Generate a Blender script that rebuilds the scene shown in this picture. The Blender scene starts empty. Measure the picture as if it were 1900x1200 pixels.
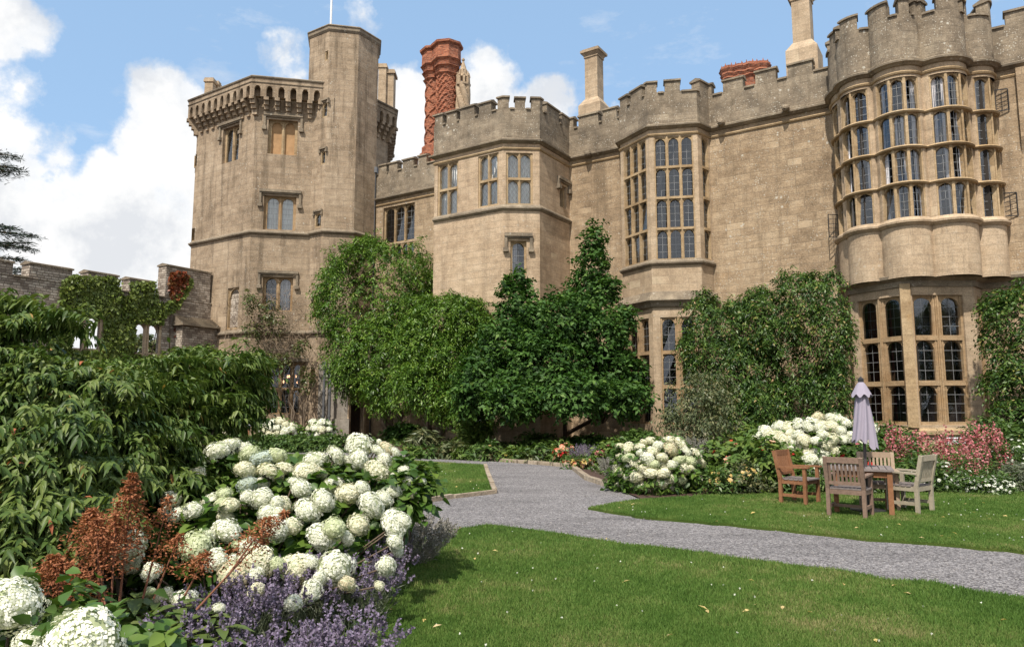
import bpy, math, random
import numpy as np
from mathutils import Vector, Matrix
R = math.radians
C = bpy.context.scene.collection
scene = bpy.context.scene
rng = np.random.default_rng(7)
random.seed(7)

# ------------------------------------------------------------------ camera, sky, sun, exposure
F, CX, CY, HZ, EYE = 1330.0, 950.0, 600.0, 757.0, 1.7          # the lens in photograph pixels, eye height
PITCH = math.atan((HZ - CY) / F)
cp, sp = math.cos(PITCH), math.sin(PITCH)
cam_d = bpy.data.cameras.new('camera'); cam = bpy.data.objects.new('camera', cam_d); C.objects.link(cam)
cam.location = (0, 0, EYE); cam.rotation_euler = (math.pi / 2 + PITCH, 0, 0)
cam_d.sensor_fit = 'HORIZONTAL'; cam_d.sensor_width = 36; cam_d.lens = F / 1900 * 36
cam_d.clip_start = .1; cam_d.clip_end = 3000
scene.camera = cam
scene.view_settings.view_transform = 'Standard'; scene.view_settings.look = 'None'
scene.view_settings.exposure = 0.40; scene.view_settings.gamma = 1

SUN_AZ, SUN_EL = R(202), R(54)                                   # clockwise from +Y
SUN_STR, SKY_STR = 4.2, .12
sd = bpy.data.lights.new('sun', 'SUN'); sun = bpy.data.objects.new('sun', sd); C.objects.link(sun)
sd.energy = SUN_STR; sd.angle = R(1.2); sd.color = (1, .93, .83)
to_sun = Vector((math.sin(SUN_AZ) * math.cos(SUN_EL), math.cos(SUN_AZ) * math.cos(SUN_EL), math.sin(SUN_EL)))
sun.rotation_euler = to_sun.to_track_quat('Z', 'Y').to_euler(); sun.location = to_sun * 60


def ray(x, y):
    u = (x - CX) / F; v = (CY - y) / F
    return u, cp - v * sp, sp + v * cp
def gp(x, y, z=0.0):
    d = ray(x, y); k = (z - EYE) / d[2]
    return Vector((d[0] * k, d[1] * k, z))
def at(x, y, Y):
    d = ray(x, y); k = Y / d[1]
    return Vector((d[0] * k, Y, EYE + d[2] * k))


class NT:                                                        # short-hand for node trees
    def __init__(s, tree): s.t = tree; s.n = tree.nodes; s.l = tree.links
    def __call__(s, kind, ins=None, **kw):
        n = s.n.new(kind)
        for k, v in kw.items(): setattr(n, k, v)
        for k, v in (ins or {}).items():
            if isinstance(v, bpy.types.NodeSocket): s.l.new(v, n.inputs[k])
            else: n.inputs[k].default_value = v
        return n
    def math(s, op, a, b=0.0, clamp=False):
        return s('ShaderNodeMath', {0: a, 1: b}, operation=op, use_clamp=clamp).outputs[0]
    def mix(s, f, a, b, blend='MIX'):
        n = s.n.new('ShaderNodeMix'); n.data_type = 'RGBA'; n.blend_type = blend
        for i, v in ((0, f), (6, a), (7, b)):
            if isinstance(v, bpy.types.NodeSocket): s.l.new(v, n.inputs[i])
            else: n.inputs[i].default_value = (tuple(v) + (1,))[:4] if i else v
        return n.outputs[2]
    def ramp(s, f, stops, interp='LINEAR'):
        n = s.n.new('ShaderNodeValToRGB'); n.color_ramp.interpolation = interp; e = n.color_ramp.elements
        while len(e) < len(stops): e.new(1)
        for q, (p, c) in zip(e, stops):
            q.position = p
            q.color = (c, c, c, 1) if not hasattr(c, '__len__') else (*c, 1)
        s.l.new(f, n.inputs[0]); return n.outputs[0]
    def noise(s, vec, scale, detail=4, rough=.55, out='Fac'):
        n = s('ShaderNodeTexNoise', {'Scale': scale, 'Detail': detail, 'Roughness': rough})
        if vec is not None: s.l.new(vec, n.inputs['Vector'])
        return n.outputs[out]
    def scalev(s, vec, sc):
        n = s('ShaderNodeVectorMath', {0: vec, 1: sc}, operation='MULTIPLY'); return n.outputs[0]


def build_world():
    w = bpy.data.worlds.new('World'); scene.world = w; w.use_nodes = True
    T = NT(w.node_tree); T.n.clear()
    sky = T('ShaderNodeTexSky'); sky.sky_type = 'NISHITA'; sky.sun_disc = False
    sky.sun_elevation = SUN_EL; sky.sun_rotation = SUN_AZ; sky.air_density = 1.0; sky.dust_density = .6; sky.ozone_density = 1.0
    tc = T('ShaderNodeTexCoord').outputs['Generated']
    nrm = T('ShaderNodeVectorMath', {0: tc}, operation='NORMALIZE').outputs[0]
    # cumulus banks: (pixel x, pixel y, angular radius in degrees, weight)
    blobs = [(-10, 40, 3.4, .85), (50, 58, 2.8, .62), (-30, 290, 2.8, .68), (38, 272, 2.4, .55), (300, 182, 3.2, .75), (345, 205, 3.4, .66), (295, 295, 4.2, .95), (235, 365, 4.6, .95), (120, 430, 5, .95), (250, 455, 8, 1.), (-10, 440, 6.5, 1),
             (350, 280, 6, .9), (60, 560, 13, 1), (330, 560, 13, 1), (760, 215, 5.0, .8), (735, 275, 5, .9), (905, 165, 4.6, .72), (870, 200, 4.5, .85), (1020, 190, 3, .7), (990, 215, 4, .8), (545, 115, 3.6, .55), (575, 105, 2.6, .5),
             (670, 25, 2.6, .42), (1140, 205, 2.5, .5), (-500, 300, 20, .9), (2500, 300, 18, .8), (3300, 100, 14, .8), (1400, 620, 14, .5)]
    back = [((0, -1, .5), 62, .9), ((0, -.2, 1), 42, .62), ((-1, -.3, .5), 40, .7), ((1, -.4, .6), 40, .7)]     # unseen cloud behind and overhead, added to neutralise the ambient light
    dens = None
    for d, r, wt in [(ray(x, y), r, wt) for x, y, r, wt in blobs] + back:
        d = Vector(d).normalized()
        dot = T('ShaderNodeVectorMath', {0: nrm, 1: tuple(d)}, operation='DOT_PRODUCT').outputs['Value']
        m = T('ShaderNodeMapRange', {0: dot, 1: math.cos(R(r)), 2: math.cos(R(r * .12)), 3: 0.0, 4: wt}).outputs[0]
        dens = m if dens is None else T.math('MAXIMUM', dens, m)
    n1 = T.noise(nrm, 11, 8, .62)
    n2 = T.noise(nrm, 34, 6, .6)
    n = T.math('ADD', T.math('MULTIPLY', T.math('SUBTRACT', n1, .5), 1.15), T.math('MULTIPLY', T.math('SUBTRACT', n2, .5), .5))
    dd = T.math('ADD', dens, n)
    cloud = T.ramp(dd, [(.31, 0), (.42, .35), (.53, .88), (.75, 1)])
    wisp = T.ramp(T.noise(T.scalev(nrm, (2.2, 2.2, 6)), 3.2, 7, .68), [(.56, 0), (.80, .45)])
    cloud = T.math('MAXIMUM', cloud, wisp)
    shade = T.ramp(T.noise(nrm, 8, 7, .62), [(.40, (5.0, 5.15, 5.4)), (.49, (6.1, 6.15, 6.2)), (.60, (7.0, 6.9, 6.8))])
    blue = T.mix(1.0, sky.outputs[0], (1.12, 1.16, 1.16), 'MULTIPLY')
    blue = T.mix(.62, blue, (2.75, 4.25, 6.2))
    col = T.mix(cloud, blue, shade)
    bg = T('ShaderNodeBackground', {'Color': col, 'Strength': SKY_STR})
    T.l.new(bg.outputs[0], T('ShaderNodeOutputWorld').inputs[0])
build_world()


# ------------------------------------------------------------------ materials
def new_mat(name):
    m = bpy.data.materials.new(name); m.use_nodes = True
    T = NT(m.node_tree); T.n.clear()
    out = T('ShaderNodeOutputMaterial'); b = T('ShaderNodeBsdfPrincipled')
    T.l.new(b.outputs[0], out.inputs[0])
    return m, T, b, out

def plain(name, col, rough=.7, metal=0, spec=.3, vary=.12, scale=8, bump=.0, bscale=60):
    m, T, b, o = new_mat(name)
    co = T('ShaderNodeTexCoord').outputs['Object']
    f = T.noise(co, scale, 5)
    c = T.mix(f, tuple(v * (1 - vary * 2) for v in col), tuple(min(1, v * (1 + vary * 2)) for v in col))
    T.l.new(c, b.inputs['Base Color'])
    b.inputs['Roughness'].default_value = rough; b.inputs['Metallic'].default_value = metal
    b.inputs['Specular IOR Level'].default_value = spec
    if bump:
        bp = T('ShaderNodeBump', {'Height': T.noise(co, bscale, 4), 'Strength': bump, 'Distance': .02})
        T.l.new(bp.outputs[0], b.inputs['Normal'])
    return m

def stone(name, lo, mid, hi, bw=.7, bh=.3, joint=.5, lichen=.0, streak=.0, mort=(.2, .17, .13), bump=.5, grime=.0, ochre=0., blockvar=.10):
    m, T, b, o = new_mat(name)
    uv = T('ShaderNodeUVMap').outputs[0]
    co = T('ShaderNodeTexCoord').outputs['Object']
    wob = T('ShaderNodeVectorMath', {0: uv, 1: T.scalev(T.noise(co, 1.7, 3, out='Color'), (.05, .05, 0))}, operation='ADD').outputs[0]
    br = T('ShaderNodeTexBrick', {'Vector': wob, 'Color1': (0, 0, 0, 1), 'Color2': (1, 1, 1, 1), 'Mortar': (.5, .5, .5, 1), 'Scale': 1.0, 'Mortar Size': .014, 'Mortar Smooth': .4, 'Bias': 0.0, 'Brick Width': bw, 'Row Height': bh})
    br.offset = .5; br.squash = .8; br.squash_frequency = 3
    big = T.noise(co, .34, 5, .6); med = T.noise(co, 2.1, 7, .65); fine = T.noise(co, 16, 5, .7)
    f = T.math('ADD', T.math('MULTIPLY', big, .55), T.math('MULTIPLY', med, .45))
    f = T.math('ADD', f, T.math('MULTIPLY', T.math('SUBTRACT', fine, .5), .3))
    f = T.math('ADD', f, T.math('MULTIPLY', T.math('SUBTRACT', br.outputs[0], .5), blockvar))
    col = T.ramp(f, [(.3, lo), (.5, mid), (.72, hi)])
    mot = T.ramp(T.noise(T.scalev(co, (1, 1, 1.6)), 2.6, 9, .75), [(.34, .85), (.5, 1.0), (.66, 1.13)]); col = T.mix(1.0, col, mot, 'MULTIPLY')
    bed = T.ramp(T.noise(T.scalev(co, (.8, .8, 7)), 1.4, 6, .7), [(.36, .89), (.5, 1.0), (.64, 1.08)]); col = T.mix(1.0, col, bed, 'MULTIPLY')
    spk = T.ramp(T.noise(co, 24, 3, .7), [(.36, .80), (.5, 1.0), (.64, 1.16)]); col = T.mix(1.0, col, spk, 'MULTIPLY')
    rep = T.ramp(br.outputs[0], [(.955, 0), (.965, .3)]); col = T.mix(T.math('MULTIPLY', rep, T.ramp(T.noise(co, .5, 2), [(.48, 0), (.56, 1)])), col, tuple(min(.6, v * 1.25) for v in hi))
    if streak:
        st = T.noise(T.scalev(co, (1.6, 1.6, .13)), 1.5, 6, .65)
        sf = T.ramp(st, [(.5, 0), (.68, streak)])
        col = T.mix(sf, col, tuple(v * .42 for v in lo))
    if grime:
        gf = T.ramp(T.noise(co, 1.0, 7, .7), [(.48, 0), (.66, grime)])
        col = T.mix(gf, col, (.075, .066, .055))
    if ochre:
        of = T.ramp(T.noise(co, .75, 6, .7), [(.6, 0), (.74, ochre)])
        col = T.mix(of, col, (.42, .22, .055))
    if lichen:
        vo = T('ShaderNodeTexVoronoi', {'Vector': co, 'Scale': 3.4, 'Randomness': 1.0}); vo.feature = 'F1'
        sz = T.math('MULTIPLY', T.ramp(T.noise(co, .6, 4), [(.40, 0), (.62, 1)]), .34)
        g = T.math('LESS_THAN', T.math('ADD', vo.outputs['Distance'], T.math('MULTIPLY', fine, .34)), sz)
        vo2 = T('ShaderNodeTexVoronoi', {'Vector': co, 'Scale': 11.0, 'Randomness': 1.0})
        g2 = T.math('LESS_THAN', T.math('ADD', vo2.outputs['Distance'], T.math('MULTIPLY', fine, .3)), T.math('MULTIPLY', T.noise(co, 1.6, 3), .62))
        gg = T.math('MULTIPLY', T.math('MAXIMUM', g, T.math('MULTIPLY', g2, .9)), lichen)
        col = T.mix(gg, col, (.52, .49, .42))
    mf = T.math('MULTIPLY', br.outputs['Fac'], joint)
    col = T.mix(mf, col, mort)
    T.l.new(col, b.inputs['Base Color'])
    b.inputs['Roughness'].default_value = .92; b.inputs['Specular IOR Level'].default_value = .15
    h = T.math('ADD', T.math('MULTIPLY', med, .6), T.math('MULTIPLY', fine, .45))
    h = T.math('SUBTRACT', h, T.math('MULTIPLY', br.outputs['Fac'], .5 * joint))
    bp = T('ShaderNodeBump', {'Height': h, 'Strength': bump, 'Distance': .06})
    T.l.new(bp.outputs[0], b.inputs['Normal'])
    return m

M = {}
M['wall'] = stone('range_stone', (.195, .140, .090), (.352, .260, .168), (.485, .378, .258), .75, .31, .38, lichen=.75, streak=.4, bump=.7, ochre=.15, blockvar=.11)
M['block'] = stone('pale_block_stone', (.29, .207, .136), (.45, .337, .228), (.55, .43, .305), .8, .33, .34, lichen=.35, streak=.3, bump=.6, ochre=.1, blockvar=.10)
M['ashlar'] = stone('ashlar_stone', (.275, .203, .135), (.425, .322, .218), (.52, .41, .29), .8, .36, .35, lichen=.3, streak=.25, bump=.25)
M['tower'] = stone('tower_stone', (.18, .133, .090), (.33, .25, .172), (.45, .355, .255), .8, .34, .5, lichen=.55, blockvar=.12, streak=.65, bump=.4, ochre=.08)
M['parapet'] = stone('parapet_stone', (.125, .10, .073), (.255, .205, .148), (.39, .325, .238), .7, .32, .35, lichen=.85, streak=.3, bump=.7, grime=.45)
M['trim'] = stone('weathered_trim', (.13, .105, .077), (.235, .19, .138), (.35, .29, .21), 1.1, .9, .25, lichen=.5, bump=.5, grime=.5)
M['frame'] = stone('window_stone', (.26, .175, .095), (.385, .28, .165), (.47, .365, .235), 2.0, .62, .15, streak=.2, bump=.2, ochre=.3, blockvar=.12)
M['fresh'] = stone('orange_stone', (.24, .145, .07), (.36, .25, .145), (.44, .335, .215), 2., .6, .1, streak=.3, bump=.2, ochre=.4, blockvar=.1)
M['rubble'] = stone('rubble_stone', (.21, .168, .135), (.38, .322, .262), (.54, .475, .40), .34, .13, .85, lichen=.35, bump=1.0, mort=(.13, .105, .085), blockvar=.40)
M['blind'] = plain('blind_panel', (.40, .245, .125), .9, vary=.2, scale=3, bump=.2)
M['lime'] = stone('limewashed_stone', (.22, .19, .155), (.33, .295, .25), (.42, .385, .34), .8, .36, .3, lichen=.3, streak=.3, bump=.4)
M['brick'] = stone('red_brick', (.20, .055, .028), (.36, .105, .05), (.46, .17, .09), .22, .075, .7, lichen=.15, bump=.7, mort=(.3, .2, .15), blockvar=.6, grime=.3)
M['lead'] = plain('lead_came', (.24, .245, .25), .5, vary=.1)
M['iron'] = plain('dark_iron', (.03, .03, .032), .5)
M['pipe'] = plain('lead_pipe', (.12, .125, .135), .55, vary=.1)
M['dark'] = plain('painted_room_shade', (.035, .03, .026), .95, vary=.3, scale=1.2)  # near-black colour stands in for the shade of unlit rooms
M['curtain'] = plain('grey_curtain', (.78, .75, .77), .95, vary=.15, scale=3)
M['net'] = plain('pale_net_curtain', (.80, .80, .77), .95, vary=.12, scale=3)
M['maroon'] = plain('maroon_curtain', (.10, .03, .03), .95, vary=.15, scale=3)
M['doorwood'] = plain('old_door', (.05, .038, .03), .7, vary=.3, scale=6, bump=.3, bscale=20)
M['white'] = plain('white_paint', (.8, .8, .8), .4, vary=.02)
M['bark'] = plain('bark', (.115, .085, .06), .95, vary=.3, scale=9, bump=.8, bscale=30)
M['palebark'] = plain('pale_bark', (.24, .19, .14), .95, vary=.25, scale=9, bump=.5, bscale=30)
M['soil'] = plain('mulch', (.075, .045, .034), .95, vary=.4, scale=14, bump=1.0, bscale=40)
M['kerb'] = stone('kerb_stone', (.2, .15, .11), (.32, .26, .19), (.4, .34, .27), .6, .9, .6, lichen=.3, bump=.6)

def glass_mat():
    m, T, b, o = new_mat('window_glass')
    co = T('ShaderNodeTexCoord').outputs['Object']
    gl = T('ShaderNodeBsdfGlossy', {'Color': (.80, .84, .9, 1), 'Roughness': .06})
    bp = T('ShaderNodeBump', {'Height': T.noise(co, 5, 2), 'Strength': .12, 'Distance': .05})
    T.l.new(bp.outputs[0], gl.inputs['Normal'])
    tr = T('ShaderNodeBsdfTransparent', {'Color': (.88, .9, .9, 1)})
    fr = T('ShaderNodeFresnel', {'IOR': 1.5})
    f = T.math('ADD', T.math('MULTIPLY', fr.outputs[0], 1.1), .08)
    mx = T('ShaderNodeMixShader', {0: f}); T.l.new(tr.outputs[0], mx.inputs[1]); T.l.new(gl.outputs[0], mx.inputs[2])
    T.l.new(mx.outputs[0], o.inputs[0]); return m
M['glass'] = glass_mat()

def emit(name, col, s):
    m, T, b, o = new_mat(name)
    e = T('ShaderNodeEmission', {'Color': (*col, 1), 'Strength': s}); T.l.new(e.outputs[0], o.inputs[0]); return m
M['candle'] = emit('candle_glow', (1, .5, .25), 2.5)

def leafmat(name, stops, trans=.2, rough=.42, spec=.35, patch=.25):
    m, T, b, o = new_mat(name)
    a = T('ShaderNodeAttribute'); a.attribute_name = 'var'
    co = T('ShaderNodeTexCoord').outputs['Object']
    f = T.math('ADD', a.outputs['Fac'], T.math('MULTIPLY', T.math('SUBTRACT', T.noise(co, 1.1, 3), .5), patch))
    c = T.ramp(f, stops)
    T.l.new(c, b.inputs['Base Color']); b.inputs['Roughness'].default_value = rough; b.inputs['Specular IOR Level'].default_value = spec
    t = T('ShaderNodeBsdfTranslucent'); T.l.new(T.mix(1, c, (1.25, 1.35, .7), 'MULTIPLY'), t.inputs[0])
    mx = T('ShaderNodeMixShader', {0: trans}); T.l.new(b.outputs[0], mx.inputs[1]); T.l.new(t.outputs[0], mx.inputs[2])
    T.l.new(mx.outputs[0], o.inputs[0]); return m
def stops(*cols):
    n = len(cols); return [((i + .0) / max(1, n - 1), c) for i, c in enumerate(cols)]
L = {}
L['wisteria'] = leafmat('wisteria_leaf', [(0, (.022, .054, .008)), (.40, (.072, .150, .018)), (.82, (.15, .245, .034)), (.97, (.19, .25, .045)), (1, (.26, .26, .07))])
L['hedge'] = leafmat('climber_leaf', [(0, (.015, .038, .010)), (.45, (.046, .100, .018)), (.82, (.115, .19, .034)), (.94, (.28, .23, .07)), (1, (.46, .30, .17))])
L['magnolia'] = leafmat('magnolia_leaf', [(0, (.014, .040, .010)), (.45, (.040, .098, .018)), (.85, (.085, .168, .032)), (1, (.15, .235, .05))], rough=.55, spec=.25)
L['dogwood'] = leafmat('dogwood_leaf', [(0, (.026, .054, .012)), (.45, (.080, .130, .026)), (.8, (.165, .21, .052)), (.965, (.16, .20, .07)), (.985, (.38, .22, .06)), (1, (.42, .14, .07))], rough=.45, spec=.28)
L['olive'] = leafmat('dusty_leaf', stops((.035, .055, .024), (.08, .105, .045), (.15, .165, .075), (.24, .20, .10)))
L['ivy'] = leafmat('ivy_leaf', stops((.055, .09, .018), (.12, .17, .03), (.20, .24, .055)), patch=.5)
L['redivy'] = leafmat('red_ivy_leaf', stops((.15, .03, .015), (.24, .055, .02), (.12, .10, .03)))
L['hydleaf'] = leafmat('hydrangea_leaf', stops((.03, .070, .012), (.065, .13, .02), (.15, .22, .04)))
L['bright'] = leafmat('fresh_leaf', stops((.05, .095, .018), (.10, .165, .03), (.20, .25, .06)))
L['mid'] = leafmat('perennial_leaf', stops((.03, .066, .016), (.07, .13, .028), (.13, .19, .045)))
L['grey'] = leafmat('lavender_leaf', stops((.07, .09, .055), (.13, .15, .095), (.2, .21, .15)))
L['greystem'] = leafmat('faded_lavender', stops((.16, .15, .12), (.25, .235, .20), (.32, .29, .29)), trans=.1)
L['lavfl'] = leafmat('lavender_flower', stops((.14, .11, .165), (.22, .178, .265), (.30, .255, .345)), trans=.15, rough=.8, spec=.1)
L['russet'] = leafmat('russet_seedhead', stops((.17, .062, .034), (.32, .125, .062), (.44, .20, .105)), trans=.2, rough=.8, spec=.1)
L['rodleaf'] = leafmat('rodgersia_leaf', stops((.06, .095, .022), (.11, .155, .04), (.17, .2, .06)))
L['cream'] = leafmat('cream_floret', stops((.62, .62, .50), (.79, .78, .68), (.86, .85, .79)), trans=.18, rough=.7, spec=.1, patch=.1)
L['shade_tint'] = leafmat('shade_tinted_floret', stops((.36, .43, .38), (.46, .53, .49), (.56, .62, .58)), trans=.15, rough=.7, spec=.1, patch=.1)  # cream petals dulled and cooled: shade put into the floret colour
L['warm'] = leafmat('ivory_floret', stops((.60, .55, .38), (.76, .72, .56), (.83, .80, .67)), trans=.18, rough=.7, spec=.1, patch=.1)
L['greenhead'] = leafmat('greenish_floret', stops((.42, .47, .26), (.58, .62, .40), (.68, .70, .52)), trans=.18, rough=.7, spec=.1, patch=.1)
L['tan'] = leafmat('browning_floret', stops((.52, .42, .26), (.66, .57, .40), (.74, .68, .53)), trans=.15, rough=.8, spec=.1, patch=.1)
L['headcore'] = leafmat('floret_core', stops((.30, .34, .19), (.40, .43, .28)), trans=.0)
L['pink'] = leafmat('pink_petal', stops((.42, .10, .13), (.55, .19, .21), (.66, .34, .34)), trans=.25, rough=.7, spec=.1)
L['red'] = leafmat('red_petal', stops((.42, .02, .025), (.55, .05, .04), (.60, .16, .06)), trans=.2, rough=.7, spec=.1)
L['daisy'] = leafmat('white_petal', stops((.66, .68, .60), (.80, .80, .74)), trans=.2, rough=.7, spec=.1)
L['yellow'] = leafmat('yellow_petal', stops((.55, .38, .10), (.66, .50, .20), (.72, .55, .35)), trans=.25, rough=.7, spec=.1)
L['peach'] = leafmat('peach_petal', stops((.60, .16, .10), (.66, .34, .22), (.72, .56, .40)), trans=.25, rough=.7, spec=.1)
L['redcover'] = leafmat('dark_red_leaf', stops((.09, .025, .025), (.15, .045, .035), (.08, .07, .03)))
L['cedar'] = leafmat('cedar_needle', stops((.012, .024, .014), (.025, .043, .024), (.04, .06, .035)), trans=.1)
L['twig'] = leafmat('dry_twig', stops((.13, .09, .06), (.22, .16, .11), (.28, .21, .15)), trans=0, rough=.9, spec=.1)
L['rose'] = leafmat('rose_leaf', stops((.04, .07, .02), (.09, .12, .035), (.18, .16, .06)))


# ------------------------------------------------------------------ mesh helpers
def tag(o, label=None, cat=None, group=None, kind=None):
    for k, v in (('label', label), ('category', cat), ('group', group), ('kind', kind)):
        if v: o[k] = v
    return o

def thing(name, loc, label, cat, group=None, rz=0):
    o = bpy.data.objects.new(name, None); C.objects.link(o); o.empty_display_size = .2
    o.location = loc; o.rotation_euler = (0, 0, rz)
    return tag(o, label, cat, group)

def auto_uv(me):
    n = len(me.loops)
    if not n: return
    co = np.empty(len(me.vertices) * 3, np.float32); me.vertices.foreach_get('co', co); co = co.reshape(-1, 3)
    li = np.empty(n, np.int32); me.loops.foreach_get('vertex_index', li)
    np_ = len(me.polygons)
    nr = np.empty(np_ * 3, np.float32); me.polygons.foreach_get('normal', nr); nr = nr.reshape(-1, 3)
    tot = np.empty(np_, np.int32); me.polygons.foreach_get('loop_total', tot)
    N = np.repeat(nr, tot, axis=0); P = co[li]
    h = np.stack([-N[:, 1], N[:, 0]], 1); ln = np.linalg.norm(h, axis=1, keepdims=True)
    flat = ln[:, 0] < .6
    h = h / np.maximum(ln, 1e-6)
    u = (P[:, :2] * h).sum(1); v = P[:, 2].copy()
    u[flat] = P[flat, 0]; v[flat] = P[flat, 1]
    lay = me.uv_layers.new(name='UVMap')
    lay.data.foreach_set('uv', np.stack([u, v], 1).astype(np.float32).ravel())

def link(name, me, parent=None):
    o = bpy.data.objects.new(name, me); C.objects.link(o)
    if parent is not None: o.parent = parent
    return o

def base_of(parent):
    v = Vector((0, 0, 0))
    while parent is not None:
        v += Vector(parent.location); parent = parent.parent
    return v

class MB:
    def __init__(s): s.v = []; s.f = []; s.sm = []; s.mi = []; s.m = 0; s.smooth = False
    def add(s, pts, faces):
        b = len(s.v); s.v += [tuple(p) for p in pts]
        for f in faces: s.f.append([b + i for i in f]); s.mi.append(s.m); s.sm.append(s.smooth)
    def quad(s, *p): s.add(p, [list(range(len(p)))])
    def hexa(s, p): s.add(p, [(0, 3, 2, 1), (4, 5, 6, 7), (0, 1, 5, 4), (1, 2, 6, 5), (2, 3, 7, 6), (3, 0, 4, 7)])
    def box(s, c, size, mat=None, top=1.0):
        x, y, z = (v / 2 for v in size); p = [(-x, -y, -z), (x, -y, -z), (x, y, -z), (-x, y, -z), (-x * top, -y * top, z), (x * top, -y * top, z), (x * top, y * top, z), (-x * top, y * top, z)]
        p = [Vector(q) for q in p]
        if mat is not None: p = [mat @ q for q in p]
        s.hexa([q + Vector(c) for q in p])
    def bar(s, a, b, w, h, up=(0, 0, 1)):                        # rectangular bar from a to b
        a, b = Vector(a), Vector(b); d = (b - a).normalized(); x = d.cross(Vector(up))
        if x.length < 1e-4: x = d.cross(Vector((1, 0, 0)))
        x.normalize(); y = x.cross(d); x *= w / 2; y *= h / 2
        s.hexa([a - x - y, a + x - y, b + x - y, b - x - y, a - x + y, a + x + y, b + x + y, b - x + y])
    def tube(s, path, rad, n=8, cap=True):
        path = [Vector(p) for p in path]; rings = []
        rad = rad if hasattr(rad, '__len__') else [rad] * len(path)
        for i, p in enumerate(path):
            d = (path[min(i + 1, len(path) - 1)] - path[max(i - 1, 0)]).normalized()
            x = d.cross(Vector((0, 0, 1)));
            if x.length < .05: x = d.cross(Vector((1, 0, 0)))
            x.normalize(); y = d.cross(x)
            rings.append([p + (x * math.cos(2 * math.pi * k / n) + y * math.sin(2 * math.pi * k / n)) * rad[i] for k in range(n)])
        pts = [q for r in rings for q in r]; fs = []
        for i in range(len(path) - 1):
            for k in range(n): fs.append((i * n + k, i * n + (k + 1) % n, (i + 1) * n + (k + 1) % n, (i + 1) * n + k))
        if cap: fs.append(tuple(range(n))); fs.append(tuple((len(path) - 1) * n + k for k in range(n)))
        s.add(pts, fs)
    def lathe(s, c, prof, n=16, rot=0, ry=1.0):
        pts = []; fs = []
        for r, z in prof:
            for k in range(n):
                a = rot + 2 * math.pi * k / n; pts.append(Vector(c) + Vector((r * math.cos(a), r * ry * math.sin(a), z)))
        for i in range(len(prof) - 1):
            for k in range(n): fs.append((i * n + k, i * n + (k + 1) % n, (i + 1) * n + (k + 1) % n, (i + 1) * n + k))
        fs.append(tuple(range(n))); fs.append(tuple((len(prof) - 1) * n + k for k in range(n)))
        s.add(pts, fs)
    def build(s, name, mat, parent=None, local=False):
        me = bpy.data.meshes.new(name)
        off = Vector((0, 0, 0)) if local else base_of(parent)
        vs = [(p[0] - off.x, p[1] - off.y, p[2] - off.z) for p in s.v]
        me.from_pydata(vs, [], s.f)
        for m in (mat if isinstance(mat, (list, tuple)) else [mat]): me.materials.append(m)
        me.polygons.foreach_set('material_index', s.mi); me.polygons.foreach_set('use_smooth', s.sm)
        auto_uv(me)
        if off.length > 0 and not local:                         # keep texture space in world metres
            pass
        me.update(); return link(name, me, parent)

def unit(a): return a / np.maximum(np.linalg.norm(a, axis=-1, keepdims=True), 1e-9)

def np_mesh(name, V, loops, starts, var, mat, parent=None, local=False, smooth=False):
    me = bpy.data.meshes.new(name)
    V = np.asarray(V, np.float32)
    if not local: V = V - np.array(base_of(parent), np.float32)
    me.vertices.add(len(V)); me.vertices.foreach_set('co', V.ravel())
    me.loops.add(len(loops)); me.loops.foreach_set('vertex_index', np.asarray(loops, np.int32))
    me.polygons.add(len(starts)); me.polygons.foreach_set('loop_start', np.asarray(starts, np.int32))
    if smooth: me.polygons.foreach_set('use_smooth', np.ones(len(starts), bool))
    at_ = me.attributes.new('var', 'FLOAT', 'FACE'); at_.data.foreach_set('value', np.asarray(var, np.float32))
    for m in (mat if isinstance(mat, (list, tuple)) else [mat]): me.materials.append(m)
    me.update(calc_edges=True)
    return link(name, me, parent)

def leaf_geo(P, A, N, Ln, W, var, fold=.18, bend=.12, fine=False):
    """Leaves as folded blades: returns vertices, loops, starts, var."""
    A = unit(A); B = unit(np.cross(A, N)); N = np.cross(B, A); n = len(P)
    Ln = np.broadcast_to(np.asarray(Ln, float), (n,))[:, None]; W = np.broadcast_to(np.asarray(W, float), (n,))[:, None]
    if not fine:
        v = np.stack([P, P + A * Ln * .45 + B * W / 2 + N * W * fold, P + A * Ln - N * Ln * bend, P + A * Ln * .45 - B * W / 2 + N * W * fold], 1)
        return v.reshape(-1, 3), np.arange(4 * n), np.arange(n) * 4, var
    def row(t, w, s): return P + A * Ln * t - np.array([0, 0, 1.]) * Ln * bend * t * t + s * B * W * .5 * w + N * W * fold * w * abs(s)
    v = np.stack([row(0, 0, 0), row(.3, 1, 0), row(.65, .8, 0), row(1, 0, 0), row(.3, 1, 1), row(.65, .8, 1), row(.3, 1, -1), row(.65, .8, -1)], 1)
    pat = np.array([0, 4, 1, 1, 4, 5, 2, 2, 5, 3, 0, 1, 6, 1, 2, 7, 6, 2, 3, 7]); st = np.array([0, 3, 7, 10, 13, 17])
    lp = (np.arange(n)[:, None] * 8 + pat).ravel(); ss = (np.arange(n)[:, None] * 20 + st).ravel()
    return v.reshape(-1, 3), lp, ss, np.repeat(var, 6)

def merge(geos):
    V, Lp, S, va = [], [], [], []; nv = nl = 0
    for v, l, s, a in geos:
        V.append(v); Lp.append(l + nv); S.append(s + nl); va.append(a); nv += len(v); nl += len(l)
    return np.concatenate(V), np.concatenate(Lp), np.concatenate(S), np.concatenate(va)

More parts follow.
